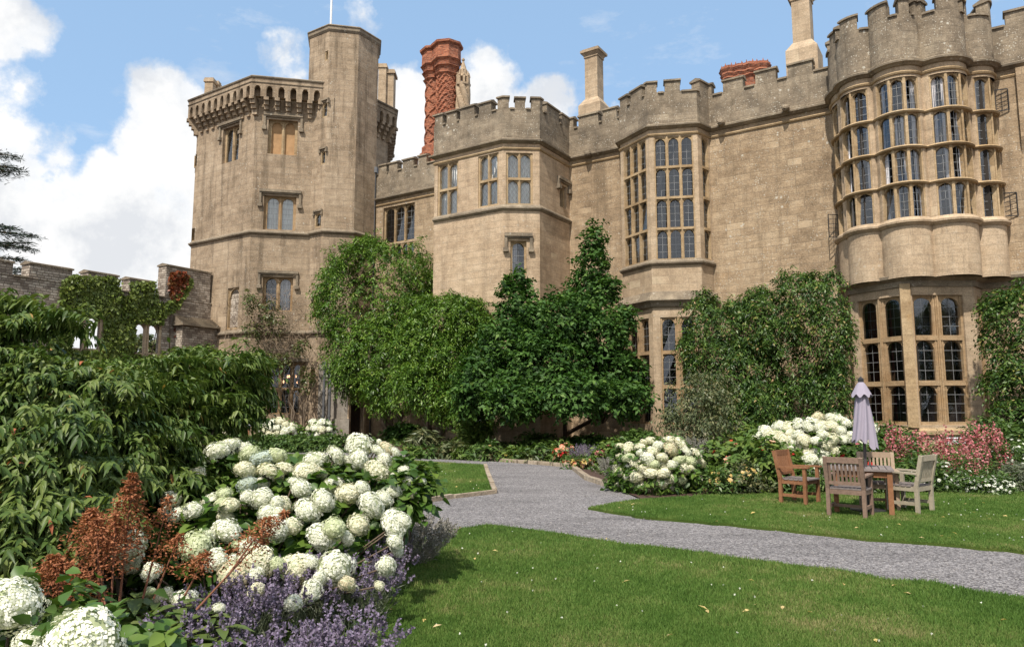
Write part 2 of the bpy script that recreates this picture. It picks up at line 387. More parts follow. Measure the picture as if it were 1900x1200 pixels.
def blades(P, A, Ln, w0, w1, var):                                # thin straight stalks, each one flat quad facing a random side
    n = len(P); A = unit(A); ph = rng.uniform(0, 2 * math.pi, n)
    side = unit(np.cross(A, np.stack([np.cos(ph), np.sin(ph), np.zeros(n) + .1], 1)))
    Ln = np.broadcast_to(np.asarray(Ln, float), (n,))[:, None]; w0 = np.broadcast_to(np.asarray(w0, float), (n,))[:, None]; w1 = np.broadcast_to(np.asarray(w1, float), (n,))[:, None]
    v = np.stack([P - side * w0 / 2, P + side * w0 / 2, P + A * Ln + side * w1 / 2, P + A * Ln - side * w1 / 2], 1)
    return v.reshape(-1, 3), np.arange(4 * n), np.arange(n) * 4, var

def crown_geo(lobes, n_spray, per, slen, leaf, droop=.5, deep=.4, keep=.78, outward=.7, upn=.7, flat=0., fine=False, tipvar=.25, bend=.12, fold=.18, lowcut=-1., rough=.05, gap=0.):
    """Sprays of leaves spread through the volume of ellipsoid lobes (x, y, z, rx, ry, rz)."""
    lb = np.array(lobes, float); c, r = lb[:, :3], lb[:, 3:]
    area = (r[:, 0] * r[:, 1] + r[:, 0] * r[:, 2] + r[:, 1] * r[:, 2]); pr = area / area.sum()
    k = rng.choice(len(lb), int(n_spray * 1.6), p=pr); u = unit(rng.normal(size=(len(k), 3)))
    ok = u[:, 2] > lowcut; k = k[ok]; u = u[ok]
    rad = 1.03 - deep * rng.random(len(k)) ** 1.7 + rng.normal(0, rough, len(k))
    rad = rad + (rng.random(len(k)) < .05) * rng.uniform(.04, .2, len(k))
    P = c[k] + u * r[k] * rad[:, None]
    q = np.min(np.linalg.norm((P[:, None] - c[None]) / r[None], axis=2) + 9 * (np.arange(len(lb))[None] == k[:, None]), axis=1)
    ok = (q > keep) & (P[:, 2] > .05)
    if gap:                                                      # hollows between leaf masses
        wv = 0
        for f_ in (1.1, 1.7, 2.6, 3.9): kv = unit(rng.normal(size=3)) * f_ * gap; wv = wv + np.sin(P @ kv + rng.uniform(0, 6.3)) / f_ ** .5
        ok &= ~((wv < -.45) & (rad > .80)); P = P - (out0 := unit(u / r[k])) * (np.clip(-wv, 0, 1.5) * .14 / gap)[:, None]
    P, u, k = P[ok][:n_spray], u[ok][:n_spray], k[ok][:n_spray]; n = len(P)
    out = unit(u / r[k]); d = out * outward + rng.normal(0, .45, (n, 3)); d[:, 2] *= (1 - flat); d = unit(d)
    sv = rng.random(n)
    t = (np.arange(per) + .6) / per
    pos = P[:, None] + d[:, None] * (t[None, :, None] * slen) ; pos[:, :, 2] -= droop * slen * t[None] ** 2
    pos += rng.normal(0, slen * .10, pos.shape)
    side = unit(np.cross(d, np.array([0, 0, 1.]) + rng.normal(0, .3, (n, 3))))
    sg = np.where(np.arange(per) % 2 == 0, 1., -1.)
    ax = d[:, None] * .5 + side[:, None] * sg[None, :, None] * .9 + rng.normal(0, .3, pos.shape); ax[:, :, 2] -= droop
    nm = out[:, None] * (1 - upn) + np.array([0, 0, upn]) + rng.normal(0, .35, pos.shape)
    var = np.clip(.62 * sv[:, None] + .38 * rng.random((n, per)) + tipvar * (t[None] - .6) * rng.random((n, 1)), 0, 1)
    s = rng.uniform(.7, 1.2, n * per)
    return leaf_geo(pos.reshape(-1, 3), ax.reshape(-1, 3), nm.reshape(-1, 3), leaf[0] * s, leaf[1] * s, var.ravel(), fine=fine, bend=bend, fold=fold)

def lobe_px(x, y, Y, rx, ry, dep):                               # ellipsoid from its place in the view at depth Y, real radii
    p = at(x, y, Y); k = Y / F
    return (p.x, p.y, p.z, rx * k, dep, ry * k)


# ------------------------------------------------------------------ ground, lawns, path
def offset_line(pts, amp, step):                                 # subdivides a polyline and roughens it a little
    out = []
    for i in range(len(pts)):
        a, b = Vector(pts[i]), Vector(pts[(i + 1) % len(pts)]); n = max(1, int((b - a).length / step))
        for k in range(n):
            p = a.lerp(b, k / n); out.append(Vector((p.x + random.gauss(0, amp), p.y + random.gauss(0, amp), 0)))
    return out

def sheet(name, pts, z, mat, skirt=0.0):
    mb = MB(); n = len(pts); top = [(p[0], p[1], z) for p in pts]; mb.add(top, [list(range(n))])
    if skirt:
        for i in range(n):
            a, b = top[i], top[(i + 1) % n]; mb.quad(a, b, (b[0], b[1], z - skirt), (a[0], a[1], z - skirt))
    o = mb.build(name, mat); o['kind'] = 'structure'; return o

def lawn_mat():
    m, T, b, o = new_mat('lawn_turf')
    co = T('ShaderNodeTexCoord').outputs['Object']
    f = T.math('ADD', T.math('MULTIPLY', T.noise(co, .55, 4), .6), T.math('MULTIPLY', T.noise(co, 3.5, 5, .7), .4))
    c = T.ramp(f, [(.36, (.060, .108, .018)), (.52, (.105, .16, .03)), (.66, (.18, .19, .058))])
    c = T.mix(T.math('MULTIPLY', T.noise(co, 90, 3), .55), c, (.025, .045, .012))
    T.l.new(c, b.inputs['Base Color']); b.inputs['Roughness'].default_value = .9; b.inputs['Specular IOR Level'].default_value = .1
    bp = T('ShaderNodeBump', {'Height': T.noise(co, 120, 3), 'Strength': .9, 'Distance': .03}); T.l.new(bp.outputs[0], b.inputs['Normal'])
    return m
def blade_mat():
    m, T, b, o = new_mat('grass_blade')
    a = T('ShaderNodeAttribute'); a.attribute_name = 'var'; co = T('ShaderNodeTexCoord').outputs['Object']
    f = T.math('ADD', T.math('MULTIPLY', T.noise(co, .55, 4), .6), T.math('MULTIPLY', T.noise(co, 3.5, 5, .7), .4))
    f = T.math('ADD', f, T.math('MULTIPLY', T.math('SUBTRACT', a.outputs['Fac'], .5), .16))
    c = T.ramp(f, [(.34, (.070, .145, .024)), (.48, (.115, .205, .040)), (.575, (.168, .235, .058)), (.66, (.30, .285, .12))])
    T.l.new(c, b.inputs['Base Color']); b.inputs['Roughness'].default_value = .6; b.inputs['Specular IOR Level'].default_value = .2
    t = T('ShaderNodeBsdfTranslucent'); T.l.new(c, t.inputs[0])
    mx = T('ShaderNodeMixShader', {0: .3}); T.l.new(b.outputs[0], mx.inputs[1]); T.l.new(t.outputs[0], mx.inputs[2]); T.l.new(mx.outputs[0], o.inputs[0]); return m
def gravel_mat():
    m, T, b, o = new_mat('grey_gravel')
    co = T('ShaderNodeTexCoord').outputs['Object']
    vo = T('ShaderNodeTexVoronoi', {'Vector': co, 'Scale': 42.0}); vs = T('ShaderNodeSeparateColor', {0: vo.outputs['Color']}).outputs[0]
    vo2 = T('ShaderNodeTexVoronoi', {'Vector': co, 'Scale': 110.0}); v2 = T('ShaderNodeSeparateColor', {0: vo2.outputs['Color']}).outputs[0]
    f = T.math('ADD', T.math('MULTIPLY', vs, .5), T.math('MULTIPLY', v2, .5))
    c = T.ramp(f, [(.12, (.062, .058, .059)), (.5, (.182, .171, .172)), (.88, (.37, .347, .34))])
    big = T.ramp(T.noise(T.scalev(co, (.5, 1.2, 1)), .9, 6, .65), [(.34, .76), (.5, 1.0), (.66, 1.14)])
    c = T.mix(1, c, big, 'MULTIPLY')
    lit = T.ramp(T.noise(co, 6, 5, .7), [(.64, 0), (.74, .4)]); c = T.mix(lit, c, (.24, .17, .11))
    T.l.new(c, b.inputs['Base Color']); b.inputs['Roughness'].default_value = .95; b.inputs['Specular IOR Level'].default_value = .15
    bp = T('ShaderNodeBump', {'Height': T.math('ADD', vo.outputs['Distance'], T.math('MULTIPLY', T.noise(co, 2.2, 4), .6)), 'Strength': .8, 'Distance': .02}); T.l.new(bp.outputs[0], b.inputs['Normal'])
    return m
M['turf'], M['blade'], M['gravel'] = lawn_mat(), blade_mat(), gravel_mat()

g = MB(); g.quad((-600, -60, -.03), (600, -60, -.03), (600, 900, -.03), (-600, 900, -.03))
tag(g.build('ground', M['soil']), kind='structure')

PX = lambda pts: [gp(x, y) for x, y in pts]
front_lawn = PX([(650, 1010), (790, 998), (850, 985), (907, 976), (970, 984), (1032, 993), (1159, 1013), (1252, 1022), (1350, 1036), (1477, 1054), (1558, 1064), (1640, 1080), (1726, 1084), (1819, 1103), (1905, 1115), (2080, 1150)]) + [Vector((7.5, 1.5, 0)), Vector((-2.5, 1.5, 0)), Vector((-2.0, 5.0, 0))]
right_lawn = PX([(1095, 945), (1205, 964), (1350, 976), (1483, 990), (1610, 1004), (1738, 1012), (1905, 1029), (2150, 1052), (2250, 930), (1905, 916), (1700, 917), (1450, 918), (1300, 922), (1170, 931)])
left_lawn = PX([(737, 854), (900, 863.5), (905, 880), (917, 914), (840, 923), (770, 934), (620, 962), (470, 985), (330, 930), (330, 860), (500, 842), (640, 847)])
path_poly = PX([(560, 836), (742, 842), (893, 854), (1000, 862), (1059, 867), (1090, 890), (1160, 914), (1200, 931), (1500, 965), (1950, 1020), (2400, 1060)]) + [Vector((9.5, 2.0, 0)), Vector((6, 3, 0)), Vector((-2.5, 6.5, 0))] + PX([(420, 1000), (300, 840)])
sheet('gravel_path', path_poly, .0, M['gravel'])
sheet('flower_bed_soil', PX([(742, 841), (893, 853), (1000, 861), (1059, 866), (1090, 889), (1160, 913), (1200, 930), (1300, 921), (1450, 917), (1700, 916), (1905, 915), (2300, 930)]) + [Vector((24, 16, 0)), Vector((24, 30, 0)), Vector((-12, 52, 0)), Vector((-14, 40, 0))], .012, M['soil'])
LAWNS = []
for nm, pts in (('front_lawn', front_lawn), ('right_lawn', right_lawn), ('left_lawn', left_lawn)):
    e = offset_line(pts, .025, .22); LAWNS.append(e); sheet(nm, e, .035, M['turf'], .06)

def inside(poly, x, y):
    px = np.array([p[0] for p in poly]); py = np.array([p[1] for p in poly]); r = np.zeros(len(x), bool); j = len(px) - 1
    for i in range(len(px)):
        c = ((py[i] > y) != (py[j] > y)) & (x < (px[j] - px[i]) * (y - py[i]) / (py[j] - py[i] + 1e-12) + px[i]); r ^= c; j = i
    return r

def scatter(poly, n, near=3.5, far=40, power=1.0):
    """Points on a lawn, thinning with distance as a lens sees them."""
    bx = [p[0] for p in poly]; by = [p[1] for p in poly]; y0, y1 = max(near, min(by)), min(far, max(by))
    out = np.zeros((0, 2)); tries = 0
    while len(out) < n and tries < 12:
        m = int(n * 2.5); q = rng.random(m)
        Y = 1 / (1 / y0 + (1 / y1 - 1 / y0) * q); X = rng.uniform(-.78, .78, m) * Y
        ok = inside(poly, X, Y); out = np.concatenate([out, np.stack([X[ok], Y[ok]], 1)]); tries += 1
    return out[:n]

geos = []
for e, n in zip(LAWNS, (460000, 160000, 70000)):
    q = scatter(e, n); m = len(q); Y = q[:, 1]
    P = np.concatenate([q, np.full((m, 1), .03)], 1); A = np.concatenate([rng.normal(0, .42, (m, 2)), np.ones((m, 1))], 1)
    geos.append(blades(P, A, rng.uniform(.022, .045, m), .0028 + .0007 * Y, .0006 + .0003 * Y, rng.random(m)))
o = np_mesh('grass', *merge(geos), M['blade']); tag(o, 'short green lawn grass with dry yellow patches', 'grass', kind='stuff')
# clover and dropped petals on the lawns
geos = []
for e, n in zip(LAWNS, (120, 60, 30)):
    q = scatter(e, n); m = len(q); P = np.concatenate([q, rng.uniform(.05, .07, (m, 1))], 1)
    for k in range(3):
        a = rng.normal(0, 1, (m, 3)); geos.append(leaf_geo(P - unit(a) * .009, a, rng.normal(0, 1, (m, 3)), .018 + .0004 * q[:, 1], .016 + .0004 * q[:, 1], rng.random(m)))
o = np_mesh('clover_flowers', *merge(geos), L['daisy']); tag(o, 'tiny white clover heads dotted over the lawns', 'clover', kind='stuff')
geos = []
for e, n in zip(LAWNS, (60, 40, 12)):
    q = scatter(e, n); m = len(q); P = np.concatenate([q, np.full((m, 1), .06)], 1); a = rng.normal(0, 1, (m, 3)); a[:, 2] *= .15
    geos.append(leaf_geo(P, a, np.array([0, 0, 1.]) + rng.normal(0, .3, (m, 3)), rng.uniform(.05, .09, m), .03, rng.uniform(.3, .9, m)))
o = np_mesh('fallen_leaves', *merge(geos), L['yellow']); tag(o, 'dry yellow leaves fallen on the lawns', 'leaves', kind='stuff')

def edging(name, pts, w, h):
    mb = MB(); P = PX(pts)
    for i in range(len(P) - 1):
        a, b = P[i], P[i + 1]; n = max(1, round((b - a).length / .75))
        for k in range(n):
            p, q = a.lerp(b, (k + .03) / n), a.lerp(b, (k + .97) / n); hh = h + random.uniform(-.012, .012)
            mb.bar(p + Vector((0, 0, hh / 2 - .02)), q + Vector((0, 0, hh / 2 - .02 + random.uniform(-.008, .008))), w, hh + .04)
    tag(mb.build(name, M['kerb']), kind='structure')
edging('bed_kerb', [(742, 841), (893, 853), (1000, 861), (1059, 866), (1090, 890), (1130, 903)], .14, .10)
edging('lawn_kerb', [(900, 863.5), (905, 880), (918, 915), (840, 924), (770, 935)], .10, .075)
# loose stones kicked about on the gravel and along its edges
q = scatter(path_poly, 9000, 5, 28); mm_ = len(q); s = rng.uniform(.005, .012, mm_) * (1 + .03 * q[:, 1]); P = np.concatenate([q, (s * .3)[:, None]], 1)
off = np.array([(1, 0, 0), (0, 1, 0), (-1, 0, 0), (0, -1, 0), (0, 0, .7), (0, 0, -.7)], float); an = rng.uniform(0, 6.28, mm_)
Vv = P[:, None] + off[None] * s[:, None, None] * rng.uniform(.6, 1.3, (mm_, 6, 1)); tri = np.array([0, 1, 4, 1, 2, 4, 2, 3, 4, 3, 0, 4]); lp_ = (np.arange(mm_)[:, None] * 6 + tri).ravel()
M['pebble'] = leafmat('loose_pebble', stops((.09, .084, .083), (.21, .195, .19), (.34, .315, .30)), trans=0, rough=.9, spec=.1)
tag(np_mesh('loose_stones', Vv.reshape(-1, 3), lp_, np.arange(mm_ * 4) * 3, np.repeat(rng.random(mm_), 4), M['pebble']), 'loose pebbles scattered over the grey gravel path', 'gravel', kind='stuff')
# ------------------------------------------------------------------ castle: walls as faces with real openings
def dv(a): return Vector((math.sin(R(a)), math.cos(R(a)), 0))
Q0 = at(1540, 190, 29); Q0.z = 0
TW = dv(122.9); NW = Vector((TW.y, -TW.x, 0))                      # along the range, and out of its wall
def SO(s, o): return Q0 + TW * s + NW * o

class Face:
    def __init__(s, a, b):
        s.a, s.b = Vector((a[0], a[1], 0)), Vector((b[0], b[1], 0)); d = s.b - s.a; s.L = d.length; s.t = d / s.L; s.n = Vector((s.t.y, -s.t.x, 0)); s.op = []
    def pt(s, a, z, o=0.0): p = s.a + s.t * a + s.n * o; return Vector((p.x, p.y, z))
    def px(s, x, y):
        d = ray(x, y); det = -d[0] * s.t.y + s.t.x * d[1]
        k = (-s.a.x * s.t.y + s.t.x * s.a.y) / det
        return (k * d[0] - s.a.x) * s.t.x + (k * d[1] - s.a.y) * s.t.y, EYE + k * d[2]
    def rect(s, xl, xr, yt, yb):
        xm, ym = (xl + xr) / 2, (yt + yb) / 2
        return s.px(xl, ym)[0], s.px(xr, ym)[0], s.px(xm, yb)[1], s.px(xm, yt)[1]

def fbox(mb, f, s0, s1, z0, z1, o0, o1):
    mb.hexa([f.pt(s0, z0, o1), f.pt(s1, z0, o1), f.pt(s1, z0, o0), f.pt(s0, z0, o0), f.pt(s0, z1, o1), f.pt(s1, z1, o1), f.pt(s1, z1, o0), f.pt(s0, z1, o0)])

def wall(mb, f, z0, z1, s0=0.0, s1=None, through=0.0):
    s1 = f.L if s1 is None else s1
    S = sorted({round(v, 4) for v in [s0, s1] + [w for o in f.op for w in o[:2]] if s0 - 1e-4 <= v <= s1 + 1e-4})
    Z = sorted({round(v, 4) for v in [z0, z1] + [w for o in f.op for w in o[2:4]] if z0 - 1e-4 <= v <= z1 + 1e-4})
    for i in range(len(S) - 1):
        for j in range(len(Z) - 1):
            a, b, c, d = S[i], S[i + 1], Z[j], Z[j + 1]; ms, mz = (a + b) / 2, (c + d) / 2
            if any(o[0] < ms < o[1] and o[2] < mz < o[3] for o in f.op): continue
            mb.quad(f.pt(a, c), f.pt(b, c), f.pt(b, d), f.pt(a, d))
            if through: mb.quad(f.pt(a, c, -through), f.pt(b, c, -through), f.pt(b, d, -through), f.pt(a, d, -through))
    for a, b, c, d, r in f.op:
        if not (s0 - 1e-3 <= a and b <= s1 + 1e-3 and z0 - 1e-3 <= c and d <= z1 + 1e-3): continue
        mb.quad(f.pt(a, c), f.pt(a, d), f.pt(a, d, -r), f.pt(a, c, -r)); mb.quad(f.pt(b, c), f.pt(b, d), f.pt(b, d, -r), f.pt(b, c, -r))
        mb.quad(f.pt(a, d), f.pt(b, d), f.pt(b, d, -r), f.pt(a, d, -r)); mb.quad(f.pt(a, c), f.pt(b, c), f.pt(b, c, -r), f.pt(a, c, -r))

def sweep(mb, pts, prof, closed=False, cap=True):
    """Sweeps a profile of (outward, height) points along a plan polyline with mitred corners."""
    pts = [Vector((p[0], p[1], 0)) for p in pts]; n = len(pts); off = []
    ring = closed
    for i in range(n):
        prv = pts[(i - 1) % n] if (ring or i > 0) else None; nxt = pts[(i + 1) % n] if (ring or i < n - 1) else None
        ns = []
        if prv is not None: d = (pts[i] - prv).normalized(); ns.append(Vector((d.y, -d.x, 0)))
        if nxt is not None: d = (nxt - pts[i]).normalized(); ns.append(Vector((d.y, -d.x, 0)))
        m = ns[0] if len(ns) == 1 else (ns[0] + ns[1]) / max(.25, 1 + ns[0].dot(ns[1]))
        off.append(m)
    k = len(prof); P = [Vector((p.x + m.x * o, p.y + m.y * o, z)) for p, m in zip(pts, off) for o, z in prof]
    fs = []
    for i in range(n if ring else n - 1):
        j = (i + 1) % n
        for q in range(k): fs.append((i * k + q, j * k + q, j * k + (q + 1) % k, i * k + (q + 1) % k))
    if cap and not ring: fs.append(tuple(range(k))); fs.append(tuple((n - 1) * k + q for q in range(k)))
    mb.add(P, fs)

def string_prof(z, w=.2): return [(-.05, z - .14), (w * .3, z - .13), (w * .6, z - .08), (w * .95, z - .05), (w, z + .02), (w * .5, z + .07), (.0, z + .17), (-.05, z + .17)]

class Path:
    def __init__(s, pts):
        s.p = [Vector((q[0], q[1], 0)) for q in pts]; s.c = [0.0]
        for a, b in zip(s.p, s.p[1:]): s.c.append(s.c[-1] + (b - a).length)
    def px(s, x, y, lo=0, hi=None):
        hi = len(s.p) - 1 if hi is None else hi; best = None
        for i in range(lo, hi):
            f = Face(s.p[i], s.p[i + 1])
            try: a, z = f.px(x, y)
            except ZeroDivisionError: continue
            if -.02 <= a <= f.L + .02:
                q = f.pt(a, 0); dist = q.length
                if best is None or dist < best[0]: best = (dist, s.c[i] + a)
        return None if best is None else best[1]
    def at(s, c):
        for i in range(len(s.p) - 1):
            if c <= s.c[i + 1] + 1e-6: return s.p[i].lerp(s.p[i + 1], max(0, (c - s.c[i]) / (s.c[i + 1] - s.c[i])))
        return s.p[-1]
    def sub(s, a, b): return [s.at(a)] + [p for p, c in zip(s.p, s.c) if a + .02 < c < b - .02] + [s.at(b)]

def battlement(body, cop, path, z0, zc, zt, merlons, a0=None, a1=None, th=.38):
    a0 = 0 if a0 is None else a0; a1 = path.c[-1] if a1 is None else a1
    sweep(body, path.sub(a0, a1), [(.04, z0), (.04, zc), (-th, zc), (-th, z0)])
    edges = [a0]
    for a, b in merlons:
        a, b = max(a, a0), min(b, a1)
        if b - a < .1: continue
        j = random.uniform(-.03, .03); zz = zt + j
        sub = path.sub(a, b)
        sweep(body, sub, [(.04, zc - .01), (.04, zz - .1), (-th, zz - .1), (-th, zc - .01)])
        ext = path.sub(max(a - .05, 0), min(b + .05, path.c[-1]))
        sweep(cop, ext, [(.11, zz - .12), (.11, zz - .04), (-th / 2 + .05, zz + .06), (-th - .08, zz - .04), (-th - .08, zz - .12)])
        edges += [a, b]
    edges.append(a1)
    for a, b in zip(edges[::2], edges[1::2]):
        if b - a > .14: sweep(cop, path.sub(a + .055, b - .055), [(.11, zc - .08), (.11, zc + .0), (-th / 2, zc + .05), (-th - .07, zc + .0), (-th - .07, zc - .08)])

def add_lights(fr, gl, ld, f, sa, sb, zs, cols, rev=.25, jw=.1, mw=.11, tw=.12, arch=.5, lead='grid', fd=.15, cusp=False, sill=.0, tilt=.055):
    of, ob, og = -rev + fd, -rev - .06, -rev + .015
    za, zb = zs[0], zs[-1]
    fbox(fr, f, sa, sa + jw, za, zb, ob, of); fbox(fr, f, sb - jw, sb, za, zb, ob, of)
    w = (sb - sa - 2 * jw - (cols - 1) * mw) / cols
    for c in range(1, cols):
        x = sa + jw + c * w + (c - 1) * mw; fbox(fr, f, x, x + mw, za, zb, ob, of - .012)
        fbox(fr, f, x + mw * .3, x + mw * .7, za, zb, of - .03, of + .03)
        if mw > .25: fbox(fr, f, x + mw * .08, x + mw * .2, za, zb, of - .05, of + .012); fbox(fr, f, x + mw * .8, x + mw * .92, za, zb, of - .05, of + .012); fbox(fr, f, x + mw * .42, x + mw * .58, za, zb, of, of + .07)
    ix0, ix1 = sa + jw - .003, sb - jw + .003
    fbox(fr, f, ix0, ix1, za, za + tw * .6, ob, of + .02 + sill); fbox(fr, f, ix0, ix1, zb - tw * .45, zb, ob, of - .02)
    for z in zs[1:-1]:
        fbox(fr, f, ix0, ix1, z - tw / 2, z + tw / 2, ob, of + .035)
    for k in range(len(zs) - 1):
        b0 = zs[k] + tw * (.6 if k == 0 else .5); b1 = zs[k + 1] - tw * (.45 if k == len(zs) - 2 else .5)
        for c in range(cols):
            l0 = sa + jw + c * (w + mw); l1 = l0 + w
            if arch:
                rise = min(arch * w, (b1 - b0) * .45); n = 10; oh = of - .045
                def ya(i):
                    xi = 2 * i / n - 1; y = b1 - .015 - rise + rise * math.sqrt(max(0, 1 - abs(xi) ** 2.1))
                    if cusp and 0 < i < n: y -= rise * .22 * max(0, 1 - abs(abs(xi) - .52) / .16)
                    return y
                for i in range(n):
                    x0, x1 = l0 + w * i / n, l0 + w * (i + 1) / n; y0, y1 = ya(i), ya(i + 1)
                    fr.quad(f.pt(x0, y0, oh), f.pt(x1, y1, oh), f.pt(x1, b1, oh), f.pt(x0, b1, oh))
                    fr.quad(f.pt(x0, y0, oh), f.pt(x1, y1, oh), f.pt(x1, y1, ob), f.pt(x0, y0, ob))
            if gl is not None:
                q = [random.uniform(-tilt, tilt) for _ in range(4)]
                gl.quad(f.pt(l0, b0, og + q[0]), f.pt(l1, b0, og + q[1]), f.pt(l1, b1, og + q[0] + q[2]), f.pt(l0, b1, og + q[1] + q[2]))
            if ld is not None:
                ol = og + .03; h = .0075
                if lead == 'grid':
                    nv = max(2, round(w / .3)); nh = max(3, round((b1 - b0) / .34))
                    for i in range(1, nv): x = l0 + w * i / nv; ld.quad(f.pt(x - h, b0, ol), f.pt(x + h, b0, ol), f.pt(x + h, b1, ol), f.pt(x - h, b1, ol))
                    for i in range(1, nh): z = b0 + (b1 - b0) * i / nh; ld.quad(f.pt(l0, z - h, ol), f.pt(l1, z - h, ol), f.pt(l1, z + h, ol), f.pt(l0, z + h, ol))
                else:
                    st = .2; sl = 1.5; H_ = b1 - b0
                    for sg in (1, -1):
                        k0 = -int(sl * w / st / sl) - 2
                        for kk in range(-int(w * sl / (st * sl)) - 12, int(H_ / (st * sl)) + 12):
                            zst = kk * st * sl; pts = []
                            for x in np.linspace(0, w, 25):
                                z = zst + sg * sl * x
                                if 0 <= z <= H_: pts.append((x, z))
                            if len(pts) > 1:
                                (xa, za_), (xb, zb_) = pts[0], pts[-1]
                                ld.quad(f.pt(l0 + xa, b0 + za_ - h * 1.6, ol), f.pt(l0 + xb, b0 + zb_ - h * 1.6, ol), f.pt(l0 + xb, b0 + zb_ + h * 1.6, ol), f.pt(l0 + xa, b0 + za_ + h * 1.6, ol))

def curtain_strip(mb, f, s0, s1, z0, z1, o, waves=5, amp=.05):
    n = waves * 6; P = []
    for i in range(n + 1):
        s = s0 + (s1 - s0) * i / n; P.append((s, o + amp * math.sin(i / n * waves * 2 * math.pi) + random.uniform(-.01, .01)))
    mb.smooth = True
    for (a, oa), (b, ob) in zip(P, P[1:]): mb.quad(f.pt(a, z0, oa), f.pt(b, z0, ob), f.pt(b, z1, ob), f.pt(a, z1, oa))

def hood(mb, f, sa, sb, z, drop=.7, ov=.28):
    if sb - sa < .6:
        ov = .1; fbox(mb, f, sa - ov, sb + ov, z, z + .1, -.05, .1)
        for s in (sa - ov, sb + ov - .07): fbox(mb, f, s, s + .07, z - drop, z, -.05, .08); fbox(mb, f, s - .03, s + .1, z - drop - .1, z - drop, -.05, .1)
        return
    fbox(mb, f, sa - ov, sb + ov, z + .10, z + .26, -.05, .17); fbox(mb, f, sa - ov + .03, sb + ov - .03, z + .02, z + .10, -.05, .10)
    for s in (sa - ov, sb + ov - .13):
        fbox(mb, f, s, s + .13, z - drop, z + .10, -.05, .12)
        fbox(mb, f, s - .06, s + .19, z - drop - .2, z - drop, -.05, .18)

def backing(mb, f, sa, sb, za, zb, rev, d=.6):  # dark box behind the glass, in place of a shaded room
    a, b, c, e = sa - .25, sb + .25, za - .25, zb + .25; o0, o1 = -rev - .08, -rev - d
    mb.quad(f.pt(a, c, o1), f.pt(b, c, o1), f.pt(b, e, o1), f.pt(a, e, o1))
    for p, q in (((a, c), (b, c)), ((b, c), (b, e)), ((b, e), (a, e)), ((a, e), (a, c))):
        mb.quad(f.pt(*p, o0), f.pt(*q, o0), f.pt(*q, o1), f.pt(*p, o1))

def window(parent, f, rect, cols, tiers=1, rev=.28, lead='grid', arch=.5, hooded=False, curt=None, blind=None, label=None, mat='frame', jw=.1, mw=.12, tw=.12, back=.6, cusp=False, split=None, dropz=.6):
    sa, sb, za, zb = rect
    f.op.append((sa, sb, za, zb, rev + .02))
    fr, gl, ld = MB(), MB(), MB()
    zs = split or [za + (zb - za) * i / tiers for i in range(tiers + 1)]
    add_lights(fr, None if blind else gl, ld if lead and not blind else None, f, sa, sb, zs, cols, rev, jw, mw, tw, arch, lead, cusp=cusp)
    w = fr.build('window', M[mat], parent)
    if label: w['label'] = label
    if blind:
        b = MB(); b.quad(f.pt(sa, za, -rev), f.pt(sb, za, -rev), f.pt(sb, zb, -rev), f.pt(sa, zb, -rev)); b.build('infill_panel', M[blind], w)
    else:
        gl.build('glass', M['glass'], w)
        if lead: ld.build('leading', M['lead'], w)
        b = MB(); backing(b, f, sa, sb, za, zb, rev, back); b.build('shade_backing', M['dark'], w)
        if curt:
            c = MB(); W = sb - sa
            if curt == 'net': curtain_strip(c, f, sa + .05, sb - .05, za + .02, zb - .02, -rev - .05, 9, .02)
            else:
                for q in range(cols):
                    if random.random() < .75: curtain_strip(c, f, sa + W * (q + .1) / cols, sa + W * (q + random.uniform(.45, .75)) / cols, za + .02, zb - .02, -rev - .22, 3, .04)
            if c.f: c.build('curtain', M['net' if curt == 'net' else curt], w)
    if hooded:
        h = MB(); hood(h, f, sa, sb, zb + .1, dropz); h.build('hood_mould', M['trim'], w)
    return w

# ---- the long range
rng_t = thing('castle_range', SO(-6, 0), 'long golden stone castle range with battlements, bay windows and a curved oriel', 'castle')
ZS, ZC, ZT = 14.45, 16.08, 16.68
wb = MB()                                                          # wall, base, ashlar

low = Face(SO(-26.6, 0), SO(-18.1, 0)); A0 = SO(-18.1, 4.05); A1 = SO(-13.9, 4.05); A2 = SO(-12.5, 3.0)
fRet = Face(SO(-18.1, 0), A0); fA = Face(A0, A1); fB = Face(A1, A2); fC = Face(A2, SO(-12.5, 0))
fM1 = Face(SO(-12.5, 0), SO(-9.45, 0)); b2 = [SO(-9.45, 0), SO(-9.28, .78), SO(-7.42, 1.78), SO(-5.43, .95), SO(-5.18, 0)]
fb2 = [Face(a, b) for a, b in zip(b2, b2[1:])]
fM2 = Face(SO(-5.18, 0), SO(.2, 0)); fM3 = Face(SO(5.65, 0), SO(11, 0))

window(rng_t, low, low.rect(711, 769, 381, 449), 3, 1, lead='grid', cusp=True, label='three light window above a band of pierced tracery')
r = low.rect(711, 769, 452, 474); window(rng_t, low, r, 5, 1, rev=.15, lead=None, jw=.06, mw=.07, tw=.06, arch=1.0)
window(rng_t, fA, fA.rect(812, 850, 303, 400), 2, 2, rev=.2, lead='diamond', curt='net', cusp=True)
window(rng_t, fA, fA.rect(887, 925, 287, 383), 2, 2, rev=.2, lead='diamond', curt='net', cusp=True)
window(rng_t, fB, fB.rect(939, 988.5, 284, 380), 2, 2, rev=.2, lead='diamond', curt='net', cusp=True)
window(rng_t, fB, fB.rect(947, 977, 447, 512), 1, 1, lead='grid', hooded=True, label='single light window under a square hood', curt='curtain', dropz=.45)
window(rng_t, fC, fC.rect(1039, 1051, 345, 386), 1, 1, lead='grid', hooded=True, dropz=.2)
# ground floor windows behind the trees
for fc, x0, x1 in ((fA, 815, 905), (fB, 938, 990)):
    window(rng_t, fc, fc.rect(x0, x1, 690, 785), 2, 2, lead='grid', mat='fresh')
wL, wR = fb2[1], fb2[2]
